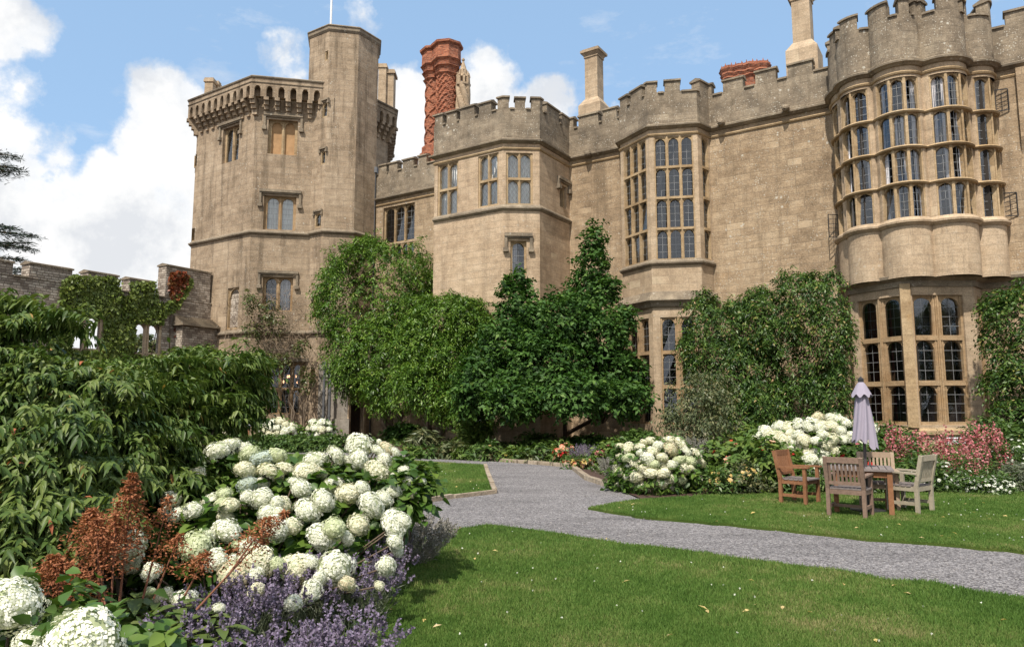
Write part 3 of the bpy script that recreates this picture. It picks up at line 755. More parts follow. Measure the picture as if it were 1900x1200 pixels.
# bay with two glazed sides above a blank apron
zt4, zb4 = min(13.95, wR.px(1250, 249)[1]), wR.px(1250, 482)[1]
zz = [zb4 + (zt4 - zb4) * i / 4 for i in range(5)]
for fc, lab in ((wL, None), (wR, None)):
    window(rng_t, fc, (.22, fc.L - .2, zb4, zt4), 3, 4, rev=.16, split=zz, cusp=True, jw=.06, mw=.13, tw=.11, curt='curtain' if fc is wL else None)
window(rng_t, fb2[3], (.30, fb2[3].L - .12, zb4, zt4), 1, 4, rev=.16, split=zz, cusp=True, jw=.05)
zl = [wR.px(1250, y)[1] for y in (787, 717, 653, 588)]
for fc, cols in ((wL, 2), (wR, 2)):
    window(rng_t, fc, (.32, fc.L - .28, zl[0], zl[3]), cols, 3, rev=.2, split=zl, mat='fresh', jw=.08, mw=.3, tw=.16, arch=.45)
for fc, z0, z1 in ((low, 0, ZS), (fM1, 0, ZS), (fM2, 0, ZS), (fM3, 0, ZS)): wall(wb, fc, z0, z1)
wall(wb, Face(SO(.2, 0), SO(5.65, 0)), 0, 14.4)
wb.build('wall', M['wall'], rng_t)
wk = MB()
for fc in (fRet, fA, fB, fC): wall(wk, fc, 0, ZS)
wk.build('polygonal_block', M['block'], rng_t)
wa2 = MB()
for fc in fb2: wall(wa2, fc, 0, ZS)
wa2.build('bay_wall', M['ashlar'], rng_t)
wa = MB()

# ground bay on the right, an angled prow with a broad middle pier
gb = [SO(.22, 0), SO(.5, 1.13), SO(2.28, 2.12), SO(2.66, 2.1), SO(4.58, .86), SO(4.8, 0)]
fg = [Face(a, b) for a, b in zip(gb, gb[1:])]
zg = [fg[3].px(1745, y)[1] for y in (788, 710, 626, 547)]
window(rng_t, fg[1], (.30, fg[1].L - .0, zg[0], zg[3]), 2, 3, rev=.24, split=zg, mat='fresh', jw=.08, mw=.34, tw=.18, arch=.42, back=1.2, curt='maroon')
window(rng_t, fg[3], (.02, fg[3].L - .42, zg[0], zg[3]), 2, 3, rev=.24, split=zg, mat='fresh', jw=.08, mw=.34, tw=.18, arch=.42, back=1.6)
window(rng_t, fg[4], (.3, fg[4].L - .1, zg[0], zg[3]), 1, 3, rev=.15, split=zg, mat='fresh', jw=.08, tw=.18, arch=.42)
for fc in fg: wall(wa, fc, 0, 6.45)
fs = MB()
sweep(fs, gb, [(-.02, zg[0] - .34), (.13, zg[0] - .34), (.13, zg[0] - .2), (-.02, zg[0] - .1)])
sweep(fs, gb, [(-.02, 0), (.12, 0), (.12, zg[0] - .8), (-.02, zg[0] - .7)])

# the oriel: five lobes of glass over a curved apron
V = [SO(.14, .02), SO(.56, 1.40), SO(1.80, 2.06), SO(3.45, 2.0), SO(4.87, 1.0), SO(5.68, -.02)]
def arc(a, b, sag, n):
    d = b - a; c = d.length; Rr = (c * c / 4 + sag * sag) / (2 * sag); nn = Vector((d.y, -d.x, 0)).normalized(); o = (a + b) / 2 + nn * (sag - Rr)
    a0 = math.atan2(a.y - o.y, a.x - o.x); a1 = math.atan2(b.y - o.y, b.x - o.x)
    while a1 < a0: a1 += 2 * math.pi
    if a1 - a0 > math.pi * 1.4: a1 -= 2 * math.pi
    return [Vector((o.x + Rr * math.cos(a0 + (a1 - a0) * i / n), o.y + Rr * math.sin(a0 + (a1 - a0) * i / n), 0)) for i in range(n + 1)]
lob = [arc(V[i], V[i + 1], sg, 12) for i, sg in enumerate((.2, .40, .54, .54, .40))]
orl = [p for i, l in enumerate(lob) for p in (l if i == 0 else l[1:])]
zo1, zo0 = at(1675, 134, 25.0).z, 8.52
zo1 = min(zo1, 14.02)
zor = [zo0 + (zo1 - zo0) * i / 4 for i in range(5)]
for i, (l, nl) in enumerate(zip(lob, (2, 2, 3, 3, 2))):
    for a, b in zip(l, l[1:]):
        wa.quad((a.x, a.y, 6.4), (b.x, b.y, 6.4), (b.x, b.y, zo0 + .02), (a.x, a.y, zo0 + .02)); wa.quad((a.x, a.y, zo1 - .02), (b.x, b.y, zo1 - .02), (b.x, b.y, ZS), (a.x, a.y, ZS))
    pth = Path(l); T_ = pth.c[-1]; pier = T_ * .11; fr, gl, ld, cu, bk = MB(), MB(), MB(), MB(), MB()
    for a, b in ((0, pier), (T_ - pier, T_)):
        sweep(wa, pth.sub(a, b), [(0, zo0), (0, zo1), (-.3, zo1), (-.3, zo0)])
    for k in range(nl):
        u0 = pier + (T_ - 2 * pier) * k / nl; u1 = pier + (T_ - 2 * pier) * (k + 1) / nl; fc = Face(pth.at(u0), pth.at(u1))
        add_lights(fr, gl, ld, fc, 0, fc.L, zor, 1, .17, .06, .1, .12, .5, 'grid', fd=.15, cusp=True)
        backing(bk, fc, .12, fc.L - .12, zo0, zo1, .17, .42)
        for tz in range(4):
            for (ca, cb) in ((.04, random.uniform(.2, .45)), (random.uniform(.6, .8), .96)):
                if random.random() < .8: curtain_strip(cu, fc, fc.L * ca, fc.L * cb, zor[tz] + .05, zor[tz + 1] - .05, -.20, 3, .02)
    for z in zor[1:4]: sweep(fr, l, [(-.02, z - .05), (.05, z - .05), (.09, z), (.03, z + .06), (-.02, z + .06)], cap=False)
    w = fr.build('window', M['frame'], rng_t); gl.build('glass', M['glass'], w); ld.build('leading', M['lead'], w); bk.build('shade_backing', M['dark'], w); cu.build('curtain', M['curtain'], w)
wa.build('bay_wall', M['ashlar'], rng_t); fbox(fs, fg[2], .02, fg[2].L - .02, zg[0] - .1, 6.2, -.02, .16)
fs.build('sill_course', M['frame'], rng_t)
op = MB(); sweep(op, orl, string_prof(zo0 - .1, .16)); op.build('oriel_sill', M['ashlar'], rng_t)

def casement(f, s, z0, z1, ang, w=.42):                            # an iron casement swung open
    p = f.pt(s, 0, .0); d = Vector((math.cos(R(ang)), -math.sin(R(ang)), 0)); m = MB()
    def P(a, z): return Vector((p.x + d.x * a, p.y + d.y * a, z))
    for a, b in ((P(0, z0), P(0, z1)), (P(w, z0), P(w, z1)), (P(0, z0), P(w, z0)), (P(0, z1), P(w, z1))): m.bar(a, b, .03, .03)
    m.bar(P(w / 2, z0), P(w / 2, z1), .014, .014)
    for k in range(1, 5): m.bar(P(0, z0 + (z1 - z0) * k / 5), P(w, z0 + (z1 - z0) * k / 5), .014, .014)
    m.build('open_casement', M['iron'], rng_t)
pe = Path(lob[4]); fe = Face(pe.at(pe.c[-1] * .55), pe.at(pe.c[-1] * .92))
casement(fe, fe.L * .9, zor[3] + .18, zor[4] - .35, 18); casement(fe, fe.L * .95, zor[0] + .2, zor[1] - .28, 18)
f0 = Face(*[Path(lob[0]).at(Path(lob[0]).c[-1] * q) for q in (.2, .5)]); casement(f0, 0, zor[0] + .1, zor[1] - .3, 172)

# roofs over the bays and the ledge under the oriel
rf = MB()
def cap(pts, z): rf.add([(p.x, p.y, z) for p in pts], [list(range(len(pts)))])
cap(gb, 6.5); cap(b2, 16.0); cap([SO(-18.1, -.4), A0, A1, A2, SO(-12.5, -.4)], 15.6); cap(orl, 16.0)
cap([SO(-26.6, 0), SO(11, 0), SO(11, -9), SO(-26.6, -9)], 15.3)
rf.build('roof', M['pipe'], rng_t)
# ledge roof under the left bay's upper apron
led = MB(); sweep(led, b2, [(-.05, 6.15), (.10, 6.15), (.16, 6.3), (.30, 6.42), (.27, 6.5), (.02, 6.85), (-.05, 6.85)]); 
sweep(led, gb + [SO(5.0, 0), SO(11, 0)], [(-.05, 6.1), (.06, 6.1), (.1, 6.3), (.30, 6.40), (.32, 6.50), (.05, 6.62), (-.05, 6.72)])
full = Path([SO(-26.6, 0), SO(-18.1, 0), A0, A1, A2, SO(-12.5, 0)] + b2 + orl + [SO(11, 0)])
sweep(led, full.p, string_prof(ZS, .24))
sweep(led, [A0, A1, A2, SO(-12.5, 0)], string_prof(fB.px(960, 386)[1], .15))
sweep(led, b2, string_prof(zb4 - .12, .15))
led.build('string_course', M['trim'], rng_t)
lb = MB(); sweep(lb, full.p, [(-.02, ZS - .46), (.05, ZS - .44), (.08, ZS - .38), (.02, ZS - .32), (-.02, ZS - .32)]); lb.build('frieze_moulding', M['frame'], rng_t)
# buttress strip at the right end
bt = MB(); fbox(bt, fM3, .75, 5, 11.6, ZS - .2, -.1, .22); bt.hexa([fM3.pt(.75, 11.0, .0), fM3.pt(5, 10.2, 0), fM3.pt(5, 10.2, -.1), fM3.pt(.75, 11., -.1), fM3.pt(.75, 11.6, .22), fM3.pt(5, 11.6, .22), fM3.pt(5, 11.6, -.1), fM3.pt(.75, 11.6, -.1)])
fbox(bt, low, low.L - 3.0, low.L - .05, 0, 12.6, -.1, .45)
bt.build('buttress', M['wall'], rng_t)

body, cop = MB(), MB()
mer = [(705, 718, 305, 0, 1), (716, 738, 303, 0, 1), (748, 768, 296, 0, 1), (777, 792, 290, 0, 1),
       (808, 822, 219, 2, 3), (830, 848, 210, 2, 3), (855, 881, 201, 2, 3), (890, 912, 192, 2, 3), (924, 944, 188, 2, 4), (956, 974, 188, 3, 4), (986, 1005, 190, 3, 5), (1013, 1036, 208, 4, 5), (1041, 1064, 216, 4, 6),
       (1074, 1110, 207, 5, 6), (1119, 1144, 198, 5, 6), (1151, 1164, 178, 6, 8), (1171, 1191, 165, 7, 8), (1198, 1218, 153, 7, 9), (1233, 1261, 147, 8, 9), (1278, 1293, 145, 8, 9), (1296, 1320, 153, 9, 11),
       (1341, 1378, 141, 10, 11), (1401, 1439, 126, 10, 11), (1461, 1506, 108, 10, 11)]
ms = []
for x0, x1, y, lo, hi in mer:
    a, b = full.px(x0, y, lo, hi), full.px(x1, y, lo, hi)
    if a is not None and b is not None and b > a: ms.append((a, b))
k0 = len(full.p) - 1 - len(orl)                                    # first point of the oriel on the path
c0, c1 = full.c[k0], full.c[k0 + len(orl) - 1]
ms.append((c0 - 1.25, c0 - .5))
tot = c1 - c0
for a, b in ((-.1, .05), (.12, .19), (.235, .31), (.36, .45), (.495, .535), (.56, .60), (.655, .745), (.79, .835), (.93, 1.02)): ms.append((c0 + tot * a if a > 0 else c0 - .1, c0 + tot * b))
ms.append((c1 + .55, c1 + 2.1)); ms.append((c1 + 2.6, c1 + 4.4))
ms.sort(); mm = []
for a, b in ms:
    if mm and a < mm[-1][1] + .12: a = mm[-1][1] + .2
    if b - a > .1: mm.append((a, b))
battlement(body, cop, full, ZS + .15, ZC, ZT, [q for q in mm if q[0] < c0 - .2], 0, c0 - .02)
battlement(body, cop, full, ZS + .15, ZC + .26, ZT + .3, [q for q in mm if c0 - .2 <= q[0] < c1 + .2], c0 - .02, c1 + .02)
battlement(body, cop, full, ZS + .15, ZC, ZT, [q for q in mm if q[0] >= c1 + .2], c1 + .02, None)
pr = body.build('parapet', M['parapet'], rng_t); cop.build('coping', M['trim'], pr)

# gargoyles under the parapet
for x, y in ((1095, 290), (1341, 233), (1460, 207)):
    fc = fM1 if x < 1200 else fM2; s, z = fc.px(x, y); m = MB()
    m.tube([fc.pt(s, z, -.05), fc.pt(s, z + .03, .18), fc.pt(s + .02, z + .02, .36), fc.pt(s + .02, z - .05, .5)], [.13, .15, .17, .09], 8); m.box(fc.pt(s, z - .02, .5), (.12, .12, .06)); m.box(fc.pt(s - .13, z + .15, .34), (.08, .08, .12)); m.box(fc.pt(s + .15, z + .15, .34), (.08, .08, .12))
    m.build('gargoyle', M['trim'], rng_t)

# chimneys standing behind the parapet
def stone_stack(p, z0, z1, w, label=None):
    m = MB(); n0 = 15.0
    rot = Matrix.Rotation(-R(32.9), 3, 'Z')
    def bx(za, zb, ww, top=1.0): m.box((p.x, p.y, (za + zb) / 2), (ww, ww, zb - za), rot, top)
    bx(n0, z0, w * 1.75); bx(z0, z0 + w * .55, w * 1.75, .6); bx(z0 + w * .5, z1 - w * .62, w); bx(z1 - w * .62, z1 - w * .5, w * 1.12); bx(z1 - w * .5, z1 - w * .28, w * 1.05, 1.3); bx(z1 - w * .28, z1 - w * .1, w * 1.5); bx(z1 - w * .1, z1, w * 1.3)
    c = m.build('chimney', M['ashlar'], rng_t)
    if label: c['label'] = label
p = at(1103, 190, 37.0); stone_stack(p, at(1103, 200, 37).z, at(1101, 96, 37).z, .74, 'square stone chimney with flared cap')
p = at(1490, 60, 30.6); stone_stack(p, at(1490, 100, 30.6).z, at(1478, -12, 30.6).z, .76, 'thicker square stone chimney cut by the top of the photo')

def octa_shaft(mb, c, r, z0, z1, pat, n=48, step=.06):
    """A moulded brick shaft: spiral, lozenge or chevron relief on a drum."""
    nz = int((z1 - z0) / step); pts = []; fs = []
    for j in range(nz + 1):
        z = z0 + (z1 - z0) * j / nz
        for k in range(n):
            a = 2 * math.pi * k / n; u = a * r; w = z - z0
            if pat == 'spiral': h = .15 * abs(math.sin(2.5 * a + w * 2.4)) ** .7 - .06
            elif pat == 'lozenge': h = .07 * (1 if min(abs(((u + w) / .95) % 1 - .5), abs(((u - w) / .95) % 1 - .5)) < .085 else 0)
            else: tri = abs((u / 1.1) % 1 - .5) * 1.1; h = .07 * (1 if ((w + tri * 1.2) / .40) % 1 < .5 else 0)
            pts.append(Vector((c.x + (r + h) * math.cos(a), c.y + (r + h) * math.sin(a), z)))
    for j in range(nz):
        for k in range(n): fs.append((j * n + k, j * n + (k + 1) % n, (j + 1) * n + (k + 1) % n, (j + 1) * n + k))
    mb.add(pts, fs)
Yc = 41.6
cL, cR = at(807, 230, Yc + .45), at(828, 230, Yc - .3)
zz0, zz1 = at(815, 268, Yc).z, at(818, 150, Yc).z
m = MB()
for c, pt_ in ((cL, 'lozenge'), (cR, 'chevron')):
    octa_shaft(m, c, .58, zz0, zz1 + .1, pt_)
    prof = [(.62, zz1), (.78, zz1 + .12), (.66, zz1 + .2), (.72, zz1 + .45), (.86, zz1 + .55), (.76, zz1 + .62), (.80, zz1 + .85), (.95, zz1 + .98), (.86, zz1 + 1.05), (.84, zz1 + 1.85), (.98, zz1 + 1.92), (1.0, zz1 + 2.05), (.86, zz1 + 2.12)]
    m.lathe((c.x, c.y, 0), prof, 8, R(12))
    m.lathe((c.x, c.y, 0), [(.9, zz0 - 5), (.9, zz0 - .5), (.78, zz0 - .42), (.78, zz0 - .1), (.62, zz0 + .05)], 8, R(12))
c = m.build('chimney', M['brick'], rng_t); c['label'] = 'tall red brick double chimney with twisted and zigzag shafts'
cs = at(859, 190, 41.0); m = MB(); za, zb = at(859, 235, 41).z, at(860, 160, 41).z
octa_shaft(m, cs, .36, za, zb, 'spiral', 40, .07)
m.lathe((cs.x, cs.y, 0), [(.46, zb - .02), (.46, zb + .1), (.34, zb + .12), (.34, zb + .16)], 8)
for k in range(8):
    a = 2 * math.pi * k / 8 + .2; m.bar((cs.x + .36 * math.cos(a), cs.y + .36 * math.sin(a), zb + .1), (cs.x + .33 * math.cos(a), cs.y + .33 * math.sin(a), zb + .62), .13, .13); m.lathe((cs.x + .36 * math.cos(a), cs.y + .36 * math.sin(a), zb + .55), [(.09, 0), (.02, .3)], 4)
    a += .39; m.bar((cs.x + .22 * math.cos(a), cs.y + .22 * math.sin(a), zb + .55), (cs.x + .19 * math.cos(a), cs.y + .19 * math.sin(a), zb + .98), .1, .1)
m.lathe((cs.x, cs.y, 0), [(.36, zb + .5), (.3, zb + .66), (.17, zb + .66), (.17, zb + .92), (.24, zb + .95), (.20, zb + 1.05), (.05, zb + 1.55), (.09, zb + 1.6), (.10, zb + 1.68), (.03, zb + 1.76)], 8)
c = m.build('chimney', M['ashlar'], rng_t); c['label'] = 'slim spiral stone chimney topped by a pinnacle'
m = MB()
for i, (x, y) in enumerate(((1353, 128), (1372, 125), (1392, 121), (1411, 120))):
    q = at(x, y, 36.5 - i * .25); zt = q.z; m.lathe((q.x, q.y, 0), [(.34, 14), (.34, zt - .75), (.46, zt - .65), (.40, zt - .58), (.50, zt - .42), (.45, zt - .35), (.56, zt - .15), (.50, zt - .1), (.50, zt), (.3, zt + .02)], 8, R(20))
    for k in range(8):
        a = 2 * math.pi * k / 8; m.lathe((q.x + .4 * math.cos(a), q.y + .4 * math.sin(a), zt), [(.05, 0), (.01, .16)], 4)
c = m.build('chimney', M['brick'], rng_t); c['label'] = 'row of red brick chimney tops peeping over the battlements'
m = MB(); p = low.pt(low.px(697, 400)[0], 0, .16); zt = low.px(697, 318)[1]
m.tube([(p.x, p.y, .1), (p.x, p.y, zt)], .09, 8); m.box((p.x, p.y, zt), (.3, .3, .35)); m.build('drainpipe', M['pipe'], rng_t)

# ---- the tower
tw_t = thing('castle_tower', (-13, 46, 0), 'tall grey brown stone tower with an overhanging parapet and a higher stair turret', 'tower')
Sd = 5.2; K = [Vector((-15.32, 41.11, 0))]
for a, l_ in ((78, 5.0), (33, 4.1), (-12, 4.8), (-57, 5.6)): K.append(K[-1] + dv(a) * l_)
k7 = K[0] - dv(123) * 5.85; k6 = k7 - dv(168) * 4.2; K += [k6 - dv(213) * 4.0, k6, k7]
fF2, fF3, fF1 = Face(K[0], K[1]), Face(K[1], K[2]), Face(K[7], K[0])
Ss = 1.74; J = [Vector((-11.08, 41.16, 0))]
for a in (78, 33, -12, -57, -102, -147, -192): J.append(J[-1] + dv(a) * Ss)
fT1, fT2, fT0 = Face(J[0], J[1]), Face(J[1], J[2]), Face(J[7], J[0])
window(tw_t, fF2, fF2.rect(497, 552, 223, 287), 2, 1, rev=.4, blind='blind', hooded=True, label='blind two light window filled with orange stone', mw=.18, jw=.18)
window(tw_t, fF2, fF2.rect(489, 549, 364, 427), 2, 1, rev=.35, hooded=True, mat='fresh', curt='net', mw=.2, jw=.18)
window(tw_t, fF2, fF2.rect(487, 543, 514, 577), 2, 1, rev=.35, hooded=True, mat='fresh', curt='curtain', mw=.2, jw=.14, label='two light window with dark glass and orange stone mullion')
r4 = fF2.rect(496, 563, 674, 768); w4 = window(tw_t, fF2, r4, 3, 2, rev=.35, mat='fresh', mw=.2, jw=.12, back=2.2, label='wide ground floor window with lit candles inside')
hm = MB(); fbox(hm, fF2, r4[0] - .6, r4[1] + .25, r4[3] + .1, r4[3] + .3, -.02, .25); hm.build('hood_mould', M['trim'], w4)
window(tw_t, fF1, fF1.rect(413, 443, 236, 300), 2, 1, rev=.35, hooded=True, mw=.2, jw=.16, label='two light window close to the parapet')
for x0, x1, y0, y1 in ((359, 365, 288, 310), (354, 361, 424, 448)): window(tw_t, fF1, fF1.rect(x0, x1, y0, y1), 1, 1, rev=.2, lead=None, jw=.05)
nch = fF1.rect(421, 442, 534, 610); window(tw_t, fF1, nch, 1, 1, rev=.22, lead=None, blind='rubble', arch=.6, jw=.05, label='arched niche blocked with rubble')
for x0, x1, y0, y1, hd in ((598, 608, 190, 218, 1), (595, 604, 280, 305, 1), (584, 596, 396, 422, 1), (581, 592, 553, 591, 1), (603, 609, 95, 113, 0)):
    window(tw_t, fT0, fT0.rect(x0, x1, y0, y1), 1, 1, rev=.18, lead='grid' if hd else None, hooded=bool(hd), jw=.06, dropz=.12)
window(tw_t, fT0, fT0.rect(576, 585, 684, 704), 1, 1, rev=.15, blind='fresh', arch=0, jw=.03, label='small orange stone recess')
# pointed door at the foot of the turret
dr = fT2.rect(649, 674, 740, 806); dr = (dr[0], dr[1], .05, dr[3]); fT2.op.append((*dr, .35))
dm = MB(); n = 12; a, b, z0, z1 = dr
for i in range(n):
    x0, x1 = a + (b - a) * i / n, a + (b - a) * (i + 1) / n
    ya = lambda x: z1 - .02 - .55 * abs(2 * (x - a) / (b - a) - 1) ** 1.8
    dm.quad(fT2.pt(x0, ya(x0), -.08), fT2.pt(x1, ya(x1), -.08), fT2.pt(x1, z1, -.08), fT2.pt(x0, z1, -.08)); dm.quad(fT2.pt(x0, ya(x0), -.08), fT2.pt(x1, ya(x1), -.08), fT2.pt(x1, ya(x1), -.3), fT2.pt(x0, ya(x0), -.3))
fbox(dm, fT2, a - .16, a, 0, z1 + .15, -.02, .07); fbox(dm, fT2, b, b + .16, 0, z1 + .15, -.02, .07); fbox(dm, fT2, a, b, z1, z1 + .15, -.02, .06)
do = dm.build('door_surround', M['ashlar'], tw_t)
d2 = MB()
for k in range(5): fbox(d2, fT2, a + (b - a) * k / 5 + .006, a + (b - a) * (k + 1) / 5 - .006, z0, z1 - .02, -.34, -.26 + .01 * (k % 2))
for z in (.6, 1.6): fbox(d2, fT2, a + .05, b - .1, z, z + .07, -.27, -.235)
dd = d2.build('door', M['doorwood'], tw_t); dh = MB(); dh.lathe(fT2.pt(b - .2, 1.05, -.22), [(.02, 0), (.06, .02), (.06, .08), (.02, .1)], 8); dh.build('handle', M['iron'], dd)
tb = MB()
Fs = [Face(K[i], K[(i + 1) % 8]) for i in range(8)]; Fs[0], Fs[1], Fs[7] = fF2, fF3, fF1
for f in Fs: wall(tb, f, 0, 21.2)
tb.add([(k.x, k.y, 21.0) for k in K], [list(range(8))])
tb.build('wall', M['tower'], tw_t)
ts = MB(); TS = [Face(J[i], J[(i + 1) % 8]) for i in range(8)]; TS[0], TS[1], TS[7] = fT1, fT2, fT0
for i, f in enumerate(TS): wall(ts, f, 4.2 if i == 0 else 0, 24.6)
ts.add([(k.x, k.y, 24.6) for k in J], [list(range(8))])
tur = ts.build('stair_turret', M['tower'], tw_t)
lw = MB(); wall(lw, fT1, 0, 4.2); fbox(lw, fT1, -.05, fT1.L + .02, 0, 1.1, -.05, .12); lw.build('limewashed_wall', M['lime'], tw_t)
sc = MB()
ztop = at(670, 50, 41.4).z
sweep(sc, J, [(-.3, ztop - .45), (.02, ztop - .42), (.10, ztop - .3), (.10, ztop - .14), (.16, ztop - .08), (.14, ztop - .02), (-.3, ztop)], closed=True)
sweep(sc, K, string_prof(11.95, .18), closed=True); sweep(sc, J, string_prof(12.0, .18), closed=True); sweep(sc, J, string_prof(6.05, .18), closed=True); sweep(sc, K, string_prof(6.05, .18), closed=True)
sc.build('string_course', M['trim'], tw_t)
# overhanging parapet on corbels
mc, cb, mcop = MB(), MB(), MB(); OV = .55
cen = sum(K, Vector()) / 8; Rk = (K[0] - cen).length; ap = Rk * math.cos(math.pi / 8); KO = []
for i in range(8):
    n1, n2 = Face(K[i - 1], K[i]).n, Face(K[i], K[(i + 1) % 8]).n; KO.append(K[i] + (n1 + n2) / (1 + n1.dot(n2)) * OV)
z0, za, z1 = 20.05, 20.72, at(460, 140, 40.5).z
for i in range(8):
    f = Face(KO[i], KO[(i + 1) % 8]); fin = Face(K[i], K[(i + 1) % 8]); n = 10 if i == 7 else 8; pw = f.L / n; f.op = []
    for k in range(n):
        a, b = pw * (k + .24), pw * (k + .76); f.op.append((a, b, z0, za, .3))
    wall(mc, f, z0, z1)
    for k in range(n):
        a, b = pw * (k + .24), pw * (k + .76)
        for q in range(6):
            x0, x1 = a + (b - a) * q / 6, a + (b - a) * (q + 1) / 6; yy = lambda x: za - .19 + .19 * math.sqrt(max(0, 1 - (2 * (x - a) / (b - a) - 1) ** 2))
            mc.quad(f.pt(x0, yy(x0), -.01), f.pt(x1, yy(x1), -.01), f.pt(x1, za, -.01), f.pt(x0, za, -.01)); mc.quad(f.pt(x0, yy(x0), -.01), f.pt(x1, yy(x1), -.01), f.pt(x1, yy(x1), -.3), f.pt(x0, yy(x0), -.3))
        x = pw * (k + 1.0); sx = x * fin.L / f.L
        if k < n - 1:
            h = pw * .21
            for s0, s1, o in ((0, .2, .58), (.2, .45, .44), (.45, .7, .27), (.7, 1.0, .13)): fbox(cb, fin, sx - h * (1 - s0 * .25), sx + h * (1 - s0 * .25), z0 - s1 * .95, z0 - s0 * .95, -.05, o)
    c0_ = KO[i]; d = (c0_ - cen).normalized()
    for s0, s1, o in ((0, .2, .60), (.2, .45, .46), (.45, .7, .3), (.7, 1.05, .15)):
        q = K[i] + d * (o / 2 - .1); cb.box((q.x, q.y, z0 - (s0 + s1) / 2 * .95), (.30, o + .3, (s1 - s0) * .95), Matrix.Rotation(math.atan2(d.y, d.x) - math.pi / 2, 3, 'Z'))
mc.add([(k.x, k.y, z1 - .25) for k in KO], [list(range(8))])  # unseen roof slab, added to keep light from above out of the arches
sweep(mcop, KO, [(-.3, z1 - .1), (.06, z1 - .1), (.09, z1 - .03), (.02, z1 + .04), (-.35, z1 + .05)], closed=True)
sweep(mcop, KO, [(-.05, za + .16), (.04, za + .17), (.05, za + .21), (-.05, za + .25)], closed=True)
pm = mc.build('parapet', M['tower'], tw_t); mcop.build('coping', M['trim'], pm); cb.build('corbels', M['tower'], tw_t)
for (x, yt, Y, w) in ((391, 148, 47, .55), (402, 153, 47.6, .42), (711, 122, 48, .55), (721, 135, 48.4, .9)):
    q = at(x, yt, Y); m = MB()
    m.box((q.x, q.y, 21), (w * 1.15, w * 1.15, 1.6)); m.box((q.x, q.y, (21.8 + q.z - .3) / 2), (w, w, q.z - .3 - 21.8)); m.box((q.x, q.y, q.z - .2), (w * 1.25, w * 1.25, .18)); m.box((q.x, q.y, q.z - .05), (w * 1.1, w * 1.1, .12))
    m.build('chimney', M['ashlar'], tw_t)
for x in (601, 612):
    q = at(x, 730, 40.85); zt, zb_ = at(x, 678 if x == 601 else 690, 40.85).z, .15; m = MB()
    m.tube([(q.x, q.y, zb_), (q.x, q.y, zt)], .075, 8)
    for z in (1.2, 2.6): m.lathe((q.x, q.y, z), [(.10, 0), (.10, .12)], 8)
    m.box((q.x, q.y, zt + .1), (.22, .22, .26), top=1.2); m.build('drainpipe', M['pipe'], tw_t)
q = at(614, 40, 43.2); m = MB(); m.tube([(q.x, q.y, 24.5), (q.x, q.y, 34)], [.075, .05], 8); m.lathe((q.x, q.y, 24.5), [(.16, 0), (.16, .25), (.08, .3)], 8); m.lathe((q.x, q.y, 34), [(.02, 0), (.11, .1), (.02, .22)], 8)
tag(m.build('flagpole', M['white']), 'thin white flagpole rising from the stair turret roof', 'flagpole')

# chandelier behind the tower's ground floor window, lamp behind the right bay
cc = fF2.pt((r4[0] + r4[1]) / 2 + .35, r4[3] - 1.1, -1.4); ch = thing('chandelier', cc, 'candle chandelier glowing inside the tower ground floor window', 'chandelier')
m = MB()
for k in range(12):
    a = 2 * math.pi * k / 12; rr = .62 if k % 2 else .4; zz_ = 0 if k % 2 else .32; e = cc + Vector((rr * math.cos(a), rr * math.sin(a), zz_)); m.tube([cc + Vector((0, 0, .1)), cc + Vector((rr * .6 * math.cos(a), rr * .6 * math.sin(a), zz_ - .15)), e], .02, 5)
m.tube([cc - Vector((0, 0, .2)), cc + Vector((0, 0, 1.0))], .04, 6); m.build('frame', M['iron'], ch); m = MB()
for k in range(12):
    a = 2 * math.pi * k / 12; rr = .62 if k % 2 else .4; zz_ = 0 if k % 2 else .32; e = cc + Vector((rr * math.cos(a), rr * math.sin(a), zz_)); m = MB(); m.lathe(e, [(.02, 0), (.055, .07), (.015, .17)], 6); m.build('candle', M['candle'], ch)
q = fg[3].pt(.35, zg[0] + .05, -.8); tl = thing('table_lamp', q, 'cream shaded table lamp standing inside the right bay window', 'lamp')
m = MB(); m.lathe(q, [(.12, 0), (.1, .05), (.03, .1), (.08, .3), (.03, .5)], 12); m.build('base', M['lead'], tl); m = MB(); m.lathe(q, [(.3, .48), (.16, .85)], 16); m.build('lamp_shade', M['net'], tl)

# ---- the ruined curtain wall
RD = dv(30); Wend = fF1.pt(fF1.px(394, 520)[0], 0); Wst = Wend - RD * 16
fR = Face(Wst, Wend); rw = thing('ruined_wall', fR.pt(8, 0), 'ruined grey rubble wall with battlements and empty arched windows beside the tower', 'wall')
zcr = fR.px(300, 551)[1]
pairs = [fR.rect(141, 156, 590, 646), fR.rect(165, 183, 591, 647), fR.rect(255, 270, 602, 655), fR.rect(278, 293, 604, 655)]
pairs = [(a - .17, b + .03, c, d) for a, b, c, d in pairs]
for r_ in pairs: fR.op.append((*r_, .2))
m = MB(); wall(m, fR, 0, zcr, through=.2)
ar = MB()
for a, b, c, d in pairs:
    for i in range(8):
        x0, x1 = a + (b - a) * i / 8, a + (b - a) * (i + 1) / 8; yy = lambda x: d - .4 * abs(2 * (x - a) / (b - a) - 1) ** 2.2
        ar.quad(fR.pt(x0, yy(x0), -.12), fR.pt(x1, yy(x1), -.12), fR.pt(x1, d, -.12), fR.pt(x0, d, -.12)); ar.quad(fR.pt(x0, yy(x0), -.12), fR.pt(x1, yy(x1), -.12), fR.pt(x1, yy(x1), -.2), fR.pt(x0, yy(x0), -.2))
    fbox(ar, fR, a - .14, a, c, d + .05, -.19, .03); fbox(ar, fR, b, b + .14, c, d + .05, -.19, .03); fbox(ar, fR, a - .14, b + .14, c - .16, c, -.19, .06)
rp = Path([Wst, Wend]); bd, cp_ = MB(), MB(); ml = []
